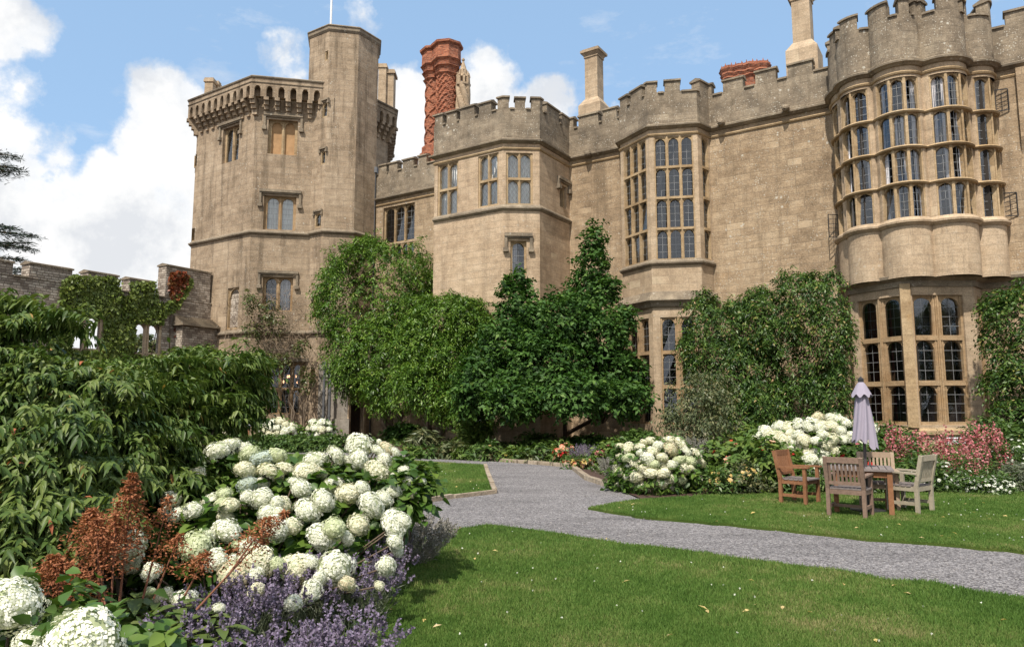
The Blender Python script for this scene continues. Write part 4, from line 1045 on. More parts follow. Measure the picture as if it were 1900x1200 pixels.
for x0, x1, y in ((-40, 24, 490), (54, 134, 500), (163, 219, 508), (240, 288, 518), (308, 391, 500)):
    ml.append((max(0, fR.px(x0, y)[0]), fR.px(x1, y)[0]))
battlement(bd, cp_, rp, zcr - .01, zcr + .05, fR.px(190, 506)[1], ml[1:4], ml[0][1], ml[4][0] - .01, th=.7)
battlement(bd, cp_, rp, zcr - .01, zcr + .05, fR.px(350, 497)[1], ml[4:], ml[4][0] - .01, None, th=.7)
battlement(bd, cp_, rp, zcr - .01, zcr + .05, fR.px(10, 482)[1], ml[:1], 0, ml[0][1], th=.7)
for v, f_ in ((bd, 0),):
    b_ = len(m.v); m.v += v.v; m.f += [[i + b_ for i in q] for q in v.f]; m.sm += v.sm; m.mi += v.mi
m.build('masonry', M['rubble'], rw); ar.build('window_arches', M['ashlar'], rw); cp_.build('coping', M['trim'], rw)
m = MB(); s0, s1 = fR.px(318, 600)[0], fR.L; zt = fR.px(350, 590)[1]; zl_ = fR.px(390, 612)[1]
for k in range(6):
    o = .95 - k * .16; z = zl_ + (zt - zl_) * k / 6; fbox(m, fR, s0 + .02 * k, s1, z, z + .12, 0, o + .1)
m.build('lean_to_roof', M['trim'], rw); m = MB(); fbox(m, fR, s0 + .2, s1, 0, zl_, -.02, .75); m.build('lean_to_wall', M['rubble'], rw)
# ------------------------------------------------------------------ trees, climbers and shrubs
def leaves_obj(name, geo, mat, parent): return np_mesh(name, *geo, mat, parent)
def limb_mesh(paths, n=7):
    m = MB(); m.smooth = True
    for p, r in paths: m.tube(p, r, n)
    return m
def wander(a, b, k=5, amp=.12):
    a, b = Vector(a), Vector(b); L_ = (b - a).length
    return [a.lerp(b, i / k) + (Vector([random.gauss(0, amp * L_ / k) for _ in range(3)]) if 0 < i < k else Vector()) for i in range(k + 1)]
def branches(base, lobes, r0, mid=.5):
    out = []; base = Vector(base)
    for l in lobes:
        c = Vector(l[:3]); p = wander(base, base.lerp(c, .9), 6, .35); r = r0 * random.uniform(.35, .6); out.append((p, [r * (1 - .85 * i / 6) for i in range(7)]))
    return out

# wisteria against the turret and the low range
wl = [lobe_px(x, y, Y, a * 1.12, b * 1.12, d) for x, y, Y, a, b, d in (
    (700, 545, 38.5, 92, 92, 2.2), (655, 560, 38.0, 55, 72, 1.6), (740, 520, 38.6, 58, 70, 1.6), (690, 490, 38.8, 55, 42, 1.5), (672, 640, 37.6, 62, 52, 1.7), (720, 660, 37.2, 70, 62, 1.8), (660, 690, 37.6, 38, 28, 1.2), (760, 600, 37.5, 45, 50, 1.5), (735, 715, 35.6, 48, 34, 1.4))]
base = gp(735, 817); t = thing('wisteria_tree', base, 'tall rounded wisteria clipped beside the stair turret, highest climber of the row', 'tree')
np_mesh('crown', *crown_geo(wl, 6200, 11, .52, (.21, .062), droop=.7, deep=.4, tipvar=.35, rough=.07, gap=1.3), L['wisteria'], t)
limb_mesh([(wander(base + Vector((dx, dy, 0)), Vector(wl[k][:3]), 7, .25), [.22, .2, .18, .16, .14, .1, .06, .03]) for dx, dy, k in ((-.5, 0, 0), (0, .3, 1), (.4, 0, 7), (.1, -.2, 5), (-.3, .2, 4))]).build('trunk', M['palebark'], t)
wl2 = [lobe_px(x, y, Y, a * 1.1, b * 1.1, d) for x, y, Y, a, b, d in ((825, 605, 33.5, 58, 52, 1.4), (870, 600, 33, 32, 40, 1.2), (800, 660, 33.5, 60, 55, 1.5), (850, 680, 32.8, 55, 60, 1.5), (785, 715, 32.0, 48, 36, 1.3), (845, 730, 31.4, 48, 30, 1.2), (885, 775, 31.2, 18, 26, .7))]
base = gp(800, 822); t = thing('wisteria_tree', base, 'lower wisteria mound against the polygonal block, left of the magnolia', 'tree')
np_mesh('crown', *crown_geo(wl2, 4800, 11, .48, (.19, .058), droop=.7, deep=.4, tipvar=.35, rough=.07, gap=1.3), L['wisteria'], t)
limb_mesh(branches(base, wl2[:6], .3)).build('trunk', M['palebark'], t)
# magnolia
ml_ = [lobe_px(x - (8 if x > 1040 else 0), y + 3, Y, a * .80, b * .82, d * .9) for x, y, Y, a, b, d in ((965, 560, 30.6, 50, 48, 1.3), (1035, 590, 30.2, 82, 66, 1.9), (930, 630, 30.0, 62, 56, 1.6), (1010, 680, 29.4, 95, 70, 2.2), (1120, 620, 30.0, 64, 56, 1.6), (1140, 690, 29.6, 58, 48, 1.5), (900, 700, 29.6, 58, 52, 1.5), (1080, 728, 27.4, 76, 38, 1.8), (955, 735, 27.6, 55, 32, 1.5),
    (1108, 490, 31.0, 34, 46, .9), (1112, 445, 31.2, 17, 34, .5), (1098, 530, 31.0, 38, 40, 1.0), (1158, 730, 27.6, 56, 32, 1.2), (1175, 690, 29.0, 26, 24, .8), (875, 735, 29.4, 34, 26, 1.0), (960, 520, 30.8, 14, 22, .5), (1165, 590, 30.2, 28, 20, .8), (1130, 535, 30.8, 26, 26, .8))]
base = gp(1025, 812); t = thing('magnolia_tree', base, 'spreading dark green magnolia with large glossy leaves and an upright leading shoot', 'tree')
np_mesh('crown', *crown_geo(ml_, 5200, 8, .46, (.22, .115), droop=.25, deep=.5, rough=.10, gap=1.5, tipvar=.2, bend=.2, upn=.6), L['magnolia'], t)
limb_mesh(branches(base, ml_, .42) + [(wander(base, Vector(ml_[3][:3]), 6, .15), [.32, .28, .25, .22, .18, .14, .08])]).build('trunk', M['bark'], t)
# climber hedge between the two bays
hl = [lobe_px(x + 3, y, Y, a * 1.0, b * 1.02, d) for x, y, Y, a, b, d in ((1325, 615, 28.2, 50, 62, .9), (1300, 572, 28.6, 32, 32, .7), (1375, 612, 27.6, 56, 56, .9), (1345, 575, 28.2, 22, 18, .5), (1435, 592, 27.2, 62, 52, .9), (1410, 560, 27.6, 26, 24, .6), (1505, 550, 26.6, 46, 48, .9), (1478, 528, 26.9, 40, 30, .8), (1522, 515, 26.8, 26, 18, .6), (1532, 610, 26.2, 32, 80, .7), (1465, 660, 26.6, 75, 70, 1.0), (1390, 690, 27.2, 68, 64, 1.0), (1332, 680, 27.6, 46, 58, .9), (1530, 720, 26.0, 34, 58, .7), (1285, 640, 28.0, 18, 30, .5), (1450, 740, 26.4, 80, 50, 1.0), (1380, 760, 26.8, 60, 40, .9))]
base = fM2.pt(2.6, 0, .5); t = thing('wisteria_hedge', base, 'broad dense climber covering the wall between the two glazed bays, dotted with pink tips', 'climber')
np_mesh('foliage', *crown_geo(hl, 7200, 11, .42, (.155, .05), droop=.8, deep=.35, tipvar=.35, outward=.8, rough=.08, gap=1.6), L['hedge'], t)
limb_mesh(branches(base, hl[:6], .2)).build('stems', M['bark'], t)
# creeper on the far right
cl = [lobe_px(x, y, Y, a, b, d) for x, y, Y, a, b, d in ((1885, 595, 23.6, 44, 54, .6), (1856, 640, 23.9, 22, 56, .5), (1905, 670, 23.2, 54, 66, .8), (1880, 720, 23.4, 42, 50, .7), (1862, 745, 23.4, 20, 26, .5), (1850, 570, 23.9, 20, 26, .4), (1930, 600, 23.0, 60, 80, .8), (1890, 770, 22.8, 60, 40, .8))]
base = fM3.pt(1.6, 0, .4); t = thing('wall_creeper', base, 'dark green creeper hanging on the wall at the right edge', 'climber')
np_mesh('foliage', *crown_geo(cl, 3000, 9, .4, (.14, .06), droop=.7, deep=.35, tipvar=.35, outward=.8, rough=.08, gap=1.8), L['hedge'], t)
limb_mesh(branches(base, cl[:3], .14)).build('stems', M['bark'], t)
# dusty small dogwood in front of the left bay
dl = [lobe_px(x, y, Y, a, b, d) for x, y, Y, a, b, d in ((1290, 735, 20.2, 48, 34, .6), (1320, 715, 20.4, 30, 26, .5), (1266, 770, 20.0, 30, 20, .5), (1310, 775, 19.8, 50, 32, .6), (1335, 745, 20.1, 22, 34, .4), (1285, 805, 19.7, 44, 22, .5), (1245, 775, 20.2, 26, 12, .4), (1300, 700, 20.6, 18, 14, .4))]
base = gp(1290, 872); t = thing('young_dogwood', base, 'small airy dusty green tree in front of the left bay', 'tree')
np_mesh('crown', *crown_geo(dl, 760, 8, .34, (.12, .04), droop=.8, deep=.9, tipvar=.3, keep=.5, rough=.22), L['olive'], t)
limb_mesh([(wander(base + Vector((random.gauss(0, .08), 0, 0)), Vector(l[:3]), 5, .2), [.035, .03, .025, .02, .015, .008]) for l in dl], 5).build('trunk', M['palebark'], t)

# the big dogwood on the left: tiers of drooping leaves
def dogwood():
    tiers = []
    spec = [(30, 590, 6.6, 130, 30), (105, 685, 6.5, 80, 26), (35, 665, 6.3, 80, 40), (20, 720, 6.0, 110, 50), (330, 705, 8.2, 130, 26), (420, 700, 8.4, 74, 28), (462, 665, 8.4, 24, 24), (440, 735, 8.3, 50, 32), (250, 722, 7.4, 110, 32), (160, 725, 6.6, 110, 44), (355, 668, 8.3, 50, 18), (340, 750, 8.0, 110, 46), (410, 765, 8.2, 60, 30), (95, 780, 5.8, 120, 50), (230, 800, 6.9, 120, 56), (340, 830, 7.5, 60, 40),
            (60, 850, 5.5, 120, 50), (170, 870, 6.2, 120, 44), (290, 880, 6.9, 80, 36), (40, 930, 5.3, 110, 56), (130, 940, 5.4, 90, 46), (50, 1000, 5.1, 90, 46), (-70, 640, 6.3, 90, 70), (-90, 780, 5.9, 100, 80), (-80, 920, 5.4, 90, 80), (370, 880, 7.2, 30, 24), (10, 560, 6.7, 60, 14)]
    P, A, N, vv = [], [], [], []
    cx, cy = at(150, 800, 6.4).x, 6.6
    for x, y, Y, a, b in spec:
        c = at(x, y, Y); k = Y / F; n = int(20 + a * b / 58 * (Y / 6.5) ** 1.5)
        for _ in range(n):
            u = rng.normal(0, 1, 3); u /= np.linalg.norm(u); rr = rng.random() ** .4
            p = np.array([c.x + u[0] * a * k * rr, c.y + u[1] * .5 * rr, c.z + (u[2] * .9) * b * k * rr])
            d = np.array([p[0] - cx, p[1] - cy, 0]); d = d / (np.linalg.norm(d) + .1) + rng.normal(0, .5, 3); d[2] = rng.normal(.12, .25); d /= np.linalg.norm(d)
            sv = rng.random(); sdir = np.cross(d, [0, 0, 1.]); ln = rng.uniform(.28, .46)
            for q in range(9):
                tt = (q + .5) / 9
                for sg in (-1, 1):
                    pos = p + d * (tt - .4) * ln + np.array([0, 0, -.10 * tt * tt]); P.append(pos)
                    ax = d * (.45 + rng.normal(0, .15)) + sdir * sg * rng.uniform(.2, .95) + np.array([0, 0, rng.uniform(-1.0, .15)]) + rng.normal(0, .2, 3); A.append(ax)
                    N.append(np.array([0, 0, 1.]) + d * .2 + rng.normal(0, .25, 3)); vv.append(np.clip(.5 * sv + .5 * rng.random(), 0, .96) if rng.random() > .004 else .99)
    P, A, N, vv = map(np.array, (P, A, N, vv)); n = len(P)
    base = Vector((cx, cy, 0)); t = thing('dogwood_tree', base, 'big layered dogwood shrub with long drooping green leaves filling the left side', 'tree')
    np_mesh('crown', *leaf_geo(P, A, N, rng.uniform(.07, .112, n), rng.uniform(.025, .038, n), vv, fold=.25, bend=.42, fine=True), L['dogwood'], t)
    pa = []
    for x, y, Y, a, b in spec: pa.append((wander(base + Vector((random.gauss(0, .2), random.gauss(0, .15), 0)), at(x, y + 5, Y), 6, .12), [.032, .028, .024, .02, .016, .011, .005]))
    limb_mesh(pa, 6).build('trunk', M['palebark'], t)
    # shaded inner foliage that closes the crown
    ins = [lobe_px(x, y, Y + .7, a * .95, b * 1.15, .6) for x, y, Y, a, b in spec]
    np_mesh('inner_foliage', *crown_geo(ins, 1500, 8, .3, (.11, .042), droop=.9, deep=.8, keep=.3), L['dogwood'], t)
dogwood()
# shrub filling behind the dogwood, by the ruined wall
sl = [lobe_px(x, y, Y, a, b, d) for x, y, Y, a, b, d in ((385, 685, 34, 50, 36, 1.2), (425, 735, 33, 48, 46, 1.4), (350, 690, 34, 50, 40, 1.2), (250, 720, 33, 80, 50, 1.2), (150, 720, 32, 80, 50, 1.2))]
base = gp(400, 830); t = thing('evergreen_shrub', base, 'dense green shrub between the dogwood and the tower foot', 'shrub')
np_mesh('foliage', *crown_geo(sl, 1500, 9, .5, (.26, .10), droop=.5, deep=.3), L['bright'], t); limb_mesh(branches(base, sl, .12)).build('stems', M['bark'], t)

# cedar boughs reaching in from the left
def cedar():
    bough = [((-10, 300), (38, 314)), ((-20, 280), (30, 290)), ((-20, 322), (22, 318)), ((-20, 425), (68, 438)), ((-20, 445), (60, 462)), ((-20, 475), (46, 482)), ((-20, 410), (30, 424)), ((-30, 500), (62, 500)), ((-20, 515), (48, 512)), ((-30, 455), (50, 450))]
    P, A, vv = [], [], []; Y = 45.0; pa = []
    base = at(-150, 700, Y + 2); base.z = 0
    for (x0, y0), (x1, y1) in bough:
        a, b = np.array(at(x0 - 60, y0 + 4, Y)), np.array(at(x1, y1, Y - 1)); pa.append(([Vector(a), Vector((a + b) / 2) + Vector((0, 0, .12)), Vector(b)], [.12, .07, .02]))
        for _ in range(620):
            q = rng.random() ** .8; p = a + (b - a) * q + rng.normal(0, 1, 3) * np.array([.18, .9, .10]) * (1.15 - q * .7); d = unit((b - a)) + rng.normal(0, .7, 3) * np.array([1, 1, .35]); P.append(p); A.append(d); vv.append(rng.random())
    P, A, vv = map(np.array, (P, A, vv)); t = thing('cedar_tree', base, 'dark cedar with flat boughs reaching in at the left edge above the ruined wall', 'tree')
    np_mesh('crown', *leaf_geo(P, A, np.array([0, 0, 1.]) + rng.normal(0, .5, P.shape), rng.uniform(.25, .5, len(P)), rng.uniform(.03, .07, len(P)), vv), L['cedar'], t)
    limb_mesh(pa + [([base, base + Vector((0, 0, 24))], [.7, .25])]).build('trunk', M['bark'], t)
cedar()
# two far trees seen through the ruined windows
for i, (x, Y, w) in enumerate(((262, 78, 30),)):
    fl = [lobe_px(x + dx, y, Y, w, 18, 2.5) for dx, y in ((0, 645), (18, 660), (-16, 665), (4, 680))]
    b_ = Vector((fl[0][0], fl[0][1], 0)); t = thing('distant_tree', b_, 'pale distant tree showing in the right pair of ruined windows', 'tree')
    np_mesh('crown', *crown_geo(fl, 500, 8, .9, (.6, .3)), L['olive'], t); limb_mesh([([b_, Vector(fl[0][:3])], [.35, .12])]).build('trunk', M['bark'], t)

# ivy on the ruined wall
def ivy(poly, n, holes=()):
    s, z = [], []
    pts = [fR.px(x, y) for x, y in poly]; pl = [(a, b) for a, b in pts]; xs = [p[0] for p in pl]; zs_ = [p[1] for p in pl]
    S, Z = rng.uniform(min(xs), max(xs), n * 4), rng.uniform(min(zs_), max(zs_), n * 4)
    S += rng.normal(0, .10, len(S)); Z += rng.normal(0, .10, len(S)); ok = inside(pl, S, Z)
    for r_ in pairs: ok &= ~((S > r_[0] - .06) & (S < r_[1] + .12) & (Z > r_[2] - .05) & (Z < r_[3] + .1))
    S, Z = S[ok][:n], Z[ok][:n]; m = len(S)
    cl_ = np.sin(S * 3.1) * np.cos(Z * 2.7 + S) * .10
    O = .06 + np.maximum(0, .14 + cl_) * rng.random(m)
    base_ = np.array(fR.a); P = base_[None] + np.array(fR.t)[None] * S[:, None] + np.array(fR.n)[None] * O[:, None]; P[:, 2] = Z
    A = rng.normal(0, .5, (m, 3)) + np.array([0, 0, -1.]); N = np.array(fR.n)[None] * .8 + np.array([0, 0, .5]) + rng.normal(0, .4, (m, 3))
    return leaf_geo(P, A, N, rng.uniform(.13, .24, m), rng.uniform(.11, .2, m), np.clip(rng.random(m) * .6 + .3 + cl_, 0, 1))
zi = [(112, 520), (135, 508), (163, 512), (219, 512), (222, 545), (238, 548), (242, 520), (288, 522), (292, 560), (318, 556), (335, 530), (352, 510), (356, 525), (345, 545), (330, 570), (300, 590), (300, 600), (292, 604), (252, 606), (256, 655), (215, 665), (186, 650), (186, 592), (138, 590), (140, 650), (100, 660), (95, 600), (112, 590), (108, 550)]
iv = thing('ivy', fR.pt(7, 0, .1), 'green ivy draped over the ruined wall and its battlements', 'ivy')
np_mesh('leaves', *merge([ivy(zi, 5200), ivy([(90, 640), (300, 650), (300, 700), (90, 700)], 1500), ivy([(205, 600), (252, 604), (252, 660), (205, 664)], 700), ivy([(88, 590), (142, 590), (140, 650), (88, 655)], 700)]), L['ivy'], iv)
m = MB()
for k in range(9):
    s, z = fR.px(110 + k * 24, 660); z0 = fR.px(120 + k * 20, 545)[1]; m.tube([fR.pt(s, 0, .06), fR.pt(s + random.uniform(-.4, .4), 3, .07), fR.pt(s + random.uniform(-.6, .6), z0, .06)], [.05, .04, .015], 5)
m.build('stems', M['bark'], iv)
iv = thing('red_ivy', fR.pt(13, 0, .1), 'red tinted ivy on the merlon and lean to roof next to the tower', 'ivy')
np_mesh('leaves', *merge([ivy([(312, 505), (340, 502), (348, 515), (338, 545), (322, 560), (312, 545)], 700), ivy([(322, 606), (345, 598), (350, 622), (325, 628)], 260)]), L['redivy'], iv)
# bare climbing rose over the tower's ground floor
def climbing_rose():
    b0 = fF2.pt(fF2.px(555, 800)[0], .1, .35); P, A, Ls = [], [], []; pa = []
    ct = at(505, 610, 40.2)
    for k in range(20):
        tip = at(random.gauss(505, 38), random.gauss(590, 30), 40.2 + random.uniform(-.7, .4)); mid = at(random.gauss(520, 25), random.gauss(650, 20), 40.5); p = wander(mid, tip, 5, .25); pa.append((p, [.02, .018, .015, .012, .009, .005]))
    for k in range(7): pa.append((wander(b0 + Vector((random.uniform(-.6, .6), 0, 0)), at(random.uniform(490, 590), random.uniform(630, 690), 40.6), 7, .25), [.05, .045, .04, .035, .03, .025, .02, .014]))
    t = thing('climbing_rose', b0, 'straggly half bare climbing rose above the tower ground floor window', 'climber')
    limb_mesh(pa, 5).build('stems', M['palebark'], t)
    n = 900; c = np.array([at(random.gauss(505, 42), random.gauss(600, 34), 40.2 + random.uniform(-.6, .3)) for _ in range(n)])
    g1 = blades(c, rng.normal(0, .5, (n, 3)) + np.array([0, 0, .6]), rng.uniform(.2, .6, n), .025, .008, rng.random(n)); np_mesh('twigs', *g1, L['twig'], t)
    rl = [lobe_px(x, y, 40.2, a, b, .5) for x, y, a, b in ((468, 560, 12, 24), (500, 575, 12, 18), (515, 600, 16, 14), (570, 700, 6, 30), (500, 665, 40, 10), (560, 640, 12, 10), (470, 610, 14, 12))]
    np_mesh('leaves', *crown_geo(rl, 420, 6, .35, (.17, .09), deep=.8, keep=.2), L['rose'], t)
climbing_rose()
# the drooping pale spray over the string course
# ------------------------------------------------------------------ hydrangeas
def floret_head(seed, mats, n=300, size=.145):
    g = np.random.default_rng(seed); i = np.arange(n) + .5; ph = np.arccos(1 - 1.82 * i / n); th = math.pi * (1 + 5 ** .5) * i
    u = np.stack([np.cos(th) * np.sin(ph), np.sin(th) * np.sin(ph), np.cos(ph)], 1)
    lump = 1 + .13 * np.sin(u[:, 0] * 4 + seed) * np.cos(u[:, 1] * 3.4 + seed * 2) + .07 * np.sin(u[:, 0] * 9 - seed) * np.sin(u[:, 1] * 8 + u[:, 2] * 5) + g.normal(0, .045, n)
    c = u * lump[:, None]; nn = unit(u + g.normal(0, .22, (n, 3))); a = unit(np.cross(nn, g.normal(0, 1, (n, 3)))); b = np.cross(nn, a); geos = []; v0 = g.random(n) * .6 + .2
    for k in range(4):
        an = k * math.pi / 2; d = a * math.cos(an) + b * math.sin(an); s = size * g.uniform(.8, 1.15, n)
        e = np.cross(nn, d); cc = c + nn * g.normal(0, .012, (n, 1))
        v = np.stack([cc, cc + d * s[:, None] * .55 + e * s[:, None] * .42 + nn * s[:, None] * .1, cc + d * s[:, None] * .95 - nn * s[:, None] * .06, cc + d * s[:, None] * .55 - e * s[:, None] * .42 + nn * s[:, None] * .1], 1)
        geos.append((v.reshape(-1, 3), np.arange(4 * n), np.arange(n) * 4, np.clip(v0 + g.normal(0, .15, n), 0, 1)))
    V_, lp, st, va = merge(geos); me = bpy.data.meshes.new('flower_head')
    nt, nr = 14, 8; core = []; cl_ = []; cs_ = []
    for r_ in range(nr + 1):
        p = .04 + 2.3 * r_ / nr
        for k in range(nt): an = 2 * math.pi * k / nt; core.append((.9 * math.sin(p) * math.cos(an), .9 * math.sin(p) * math.sin(an), .9 * math.cos(p)))
    b0 = len(V_); V_ = np.concatenate([V_, np.array(core)]); q0 = len(lp); L2 = []
    for r_ in range(nr):
        for k in range(nt): L2 += [b0 + r_ * nt + k, b0 + r_ * nt + (k + 1) % nt, b0 + (r_ + 1) * nt + (k + 1) % nt, b0 + (r_ + 1) * nt + k]
    nf = len(st); S2 = np.arange(nr * nt) * 4 + q0
    lp = np.concatenate([lp, np.array(L2)]); st = np.concatenate([st, S2]); va = np.concatenate([va, g.random(nr * nt)])
    me.vertices.add(len(V_)); me.vertices.foreach_set('co', V_.astype(np.float32).ravel()); me.loops.add(len(lp)); me.loops.foreach_set('vertex_index', lp.astype(np.int32))
    me.polygons.add(len(st)); me.polygons.foreach_set('loop_start', st.astype(np.int32)); mi = np.zeros(len(st), np.int32); mi[nf:] = 1; me.polygons.foreach_set('material_index', mi)
    x = me.attributes.new('var', 'FLOAT', 'FACE'); x.data.foreach_set('value', va.astype(np.float32)); me.materials.append(mats); me.materials.append(L['headcore']); me.update(calc_edges=True); return me
HEADS = {'cream': [floret_head(s, L['cream']) for s in range(5)], 'shade_tint': [floret_head(s, L['shade_tint']) for s in (11, 12)], 'warm': [floret_head(s, L['warm']) for s in (21, 22, 23)],
         'small': [floret_head(s, L['cream'], 90, .27) for s in (31, 32, 33)], 'smallwarm': [floret_head(s, L['warm'], 110, .25) for s in (41, 42, 43)], 'green': [floret_head(s, L['greenhead']) for s in (51, 52)], 'tan': [floret_head(s, L['tan'], 240) for s in (61,)]}
def age(k):
    q = random.random(); return 'green' if q < .10 and k in ('cream', 'warm') else 'tan' if q < .125 and k in ('cream', 'warm') else k

def hydrangea(label, heads, base, leaf=(.13, .085), nleaf=1, lobes=None, group=None, spray=.2, stemw=.008):
    """heads: (centre, radius, kind, facing)."""
    t = thing('hydrangea_shrub', base, label, 'shrub', group); pa = []
    for c, r, kind in heads:
        me = random.choice(HEADS[age(kind)]); o = bpy.data.objects.new('flower_head', me); C.objects.link(o); o.parent = t
        c = Vector(c); o.location = c - base; d = Vector(((c.x - base.x) * .35, (c.y - base.y) * .35 - .12, .55)); o.rotation_euler = d.to_track_quat('Z', 'Y').to_euler(); o.rotation_euler.x += random.gauss(0, .28); o.rotation_euler.y += random.gauss(0, .28); o.rotation_euler.rotate_axis('Z', random.uniform(0, 6.28))
        o.scale = (r * random.uniform(.9, 1.12), r * random.uniform(.9, 1.08), r * random.uniform(.6, .9))
        foot = base + Vector(((c.x - base.x) * .5, (c.y - base.y) * .5, 0)); pa.append(([foot, foot.lerp(c, .6) + Vector((0, 0, .05)), c - d.normalized() * r * .3], [stemw * 1.3, stemw, stemw * .8]))
    limb_mesh(pa, 4).build('stems', M['bark'], t)
    hl_ = [(c[0], c[1] + r * 1.5, c[2] - r * .9, r * 1.25, r * 1.2, r * 1.1) for c, r, k in heads] if lobes is None else lobes
    np_mesh('foliage', *crown_geo(hl_, int(len(heads) * 10 * nleaf) if lobes is None else int(nleaf), 5, spray, leaf, droop=.3, deep=.7, keep=.35, upn=.75, fine=.08 < leaf[0] < .16), L['hydleaf'], t)
    return t

Z3 = [(150, 215, 62), (215, 185, 52), (310, 225, 45), (375, 250, 65, 'shade_tint'), (445, 235, 48), (285, 305, 52), (410, 320, 64), (490, 300, 48), (300, 375, 52, 'shade_tint'), (590, 310, 58), (640, 260, 55), (745, 235, 55), (865, 190, 72), (860, 255, 60), (960, 210, 38), (1005, 200, 38), (1050, 220, 32), (990, 255, 40), (955, 310, 58), (570, 400, 54), (740, 385, 58), (680, 460, 62), (810, 425, 68, 'warm'), (880, 400, 44), (925, 480, 66), (985, 450, 50), (600, 510, 60), (860, 585, 58, 'warm'), (1040, 580, 74), (1090, 560, 45), (1045, 670, 45), (670, 645, 72), (735, 600, 64), (190, 610, 74), (120, 470, 46), (180, 425, 38, 'warm'), (205, 485, 45), (300, 440, 38), (375, 450, 58), (480, 480, 44), (400, 520, 48), (440, 600, 66), (520, 590, 46), (40, 690, 74), (20, 510, 45), (140, 760, 56), (230, 835, 78), (350, 770, 78), (450, 780, 36), (545, 800, 74), (612, 770, 42), (740, 800, 84), (805, 880, 40), (620, 920, 54), (530, 975, 44), (1000, 790, 50), (965, 890, 24), (340, 920, 40), (150, 1010, 30), (800, 650, 36), (40, 330, 40), (180, 535, 44), (300, 690, 48), (100, 640, 34)]
ZR = [(1130, 310, 38), (1090, 305, 28), (1175, 360, 28), (1040, 410, 34), (1085, 430, 30), (1040, 345, 30), (1130, 430, 24), (1110, 360, 26)]
Z2 = [(670, 665, 100), (910, 420, 50), (1020, 470, 44), (1125, 430, 48), (940, 500, 54), (800, 800, 46), (800, 910, 28), (870, 930, 44), (980, 950, 54), (340, 455, 44)]
def front(x, y): return 7.7 - (y - 800) * (2.5 / 300)
def mk(lst, sc, ox, oy):
    out = []
    for q in lst:
        x, y, r = ox + q[0] / sc, oy + q[1] / sc, q[2] / sc; Y = front(x, y) + random.uniform(-.12, .12); kind = q[3] if len(q) > 3 else ('warm' if random.random() < .22 else 'cream'); out.append((tuple(at(x, y, Y)), r * Y / F * 1.02, kind))
    return out
def fill(hs, n):
    out = list(hs)
    for c, r, kd in random.sample(hs, n):
        a = random.uniform(0, 6.28); out.append(((c[0] + math.cos(a) * r * 1.15, c[1] + .05 + abs(math.sin(a)) * .05, c[2] + math.sin(a) * r * 1.0), r * random.uniform(.5, .85), kd if kd != 'shade_tint' else 'cream'))
    return out
hs = mk(Z3, 2.728, 350, 760) + mk(Z2, 2.857, 0, 780)
hs = fill(hs, 25)
body_l = [lobe_px(x, y, Y, a, b, d) for x, y, Y, a, b, d in ((560, 940, 7.55, 130, 66, .55), (440, 915, 7.8, 80, 60, .5), (640, 950, 7.4, 84, 76, .5), (420, 1015, 6.95, 110, 70, .5), (560, 1040, 6.75, 100, 62, .5), (330, 975, 7.1, 70, 60, .45), (655, 1060, 6.7, 40, 56, .4))]
tH = hydrangea('great mound of large creamy white hydrangea heads in the left foreground', hs, Vector((-2.6, 6.7, 0)), lobes=[(a[0], a[1] - .12) + a[2:] for a in body_l], nleaf=2300, leaf=(.14, .09))
hr = mk(ZR, 2.728, 350, 760)
hydrangea('small white hydrangea sprays leaning over the lawn at the right of the great mound', hr, Vector((-1.25, 7.3, 0)), nleaf=2.2, leaf=(.11, .07))
hn = [(tuple(at(20, 1122, 3.3)), 52 * 3.3 / F, 'cream'), (tuple(at(60, 1196, 3.2)), 33 * 3.2 / F, 'cream'), (tuple(at(155, 1202, 2.9)), 76 * 2.9 / F * .9, 'cream')]
hydrangea('three very close hydrangea heads in the bottom left corner', hn, Vector((-2.2, 3.2, 0)), nleaf=5, leaf=(.09, .06))

def mound(cx, cy, w, h, Y, n, r, kinds, depth=1.0):
    """flower heads spread over the visible dome of a shrub, in view units around (cx, cy)."""
    out = []; tries = 0
    while len(out) < n and tries < 4000:
        tries += 1; a, b = random.uniform(-1, 1), random.uniform(-1, 1)
        if a * a + (b * b if b < 0 else b * b * .8) > 1: continue
        x, y = cx + a * w, cy + b * h; d = math.sqrt(max(0, 1 - a * a - b * b * .8)); YY = Y - d * depth; rr = r * random.uniform(.75, 1.2)
        if any((x - o[3]) ** 2 + (y - o[4]) ** 2 < (rr * .95 * F / YY) ** 2 * 1.9 for o in out): continue
        out.append((tuple(at(x, y, YY)), rr, random.choice(kinds), x, y))
    return [o[:3] for o in out]
K_ = [(1195, 878, 24), (1180, 905, 16)]
hm_ = mound(1222, 868, 76, 56, 15.4, 60, .155, ['cream', 'warm', 'warm', 'smallwarm'], 1.1); hm_ = fill(hm_, 22)
hydrangea('rounded creamy hydrangea at the bed corner beside the gravel path', hm_, gp(1222, 925) + Vector((0, .5, 0)), leaf=(.13, .08), nleaf=1.3)
hm_ = mound(1455, 826, 60, 34, 16.2, 26, .155, ['warm', 'cream'], .9) + mound(1540, 818, 90, 44, 16.0, 40, .155, ['cream', 'cream', 'warm'], 1.0) + [(tuple(at(1555, 780, 16.4)), .18, 'cream'), (tuple(at(1562, 790, 16.2)), .17, 'cream'), (tuple(at(1515, 793, 16.3)), .14, 'cream')] + mound(1515, 860, 26, 22, 15.2, 6, .15, ['cream'], .3)
hm_ = fill(hm_, 20)
hydrangea('wide white hydrangea behind the closed parasol and the chairs', hm_, gp(1520, 900) + Vector((0, 1., 0)), leaf=(.13, .08), nleaf=1.3)
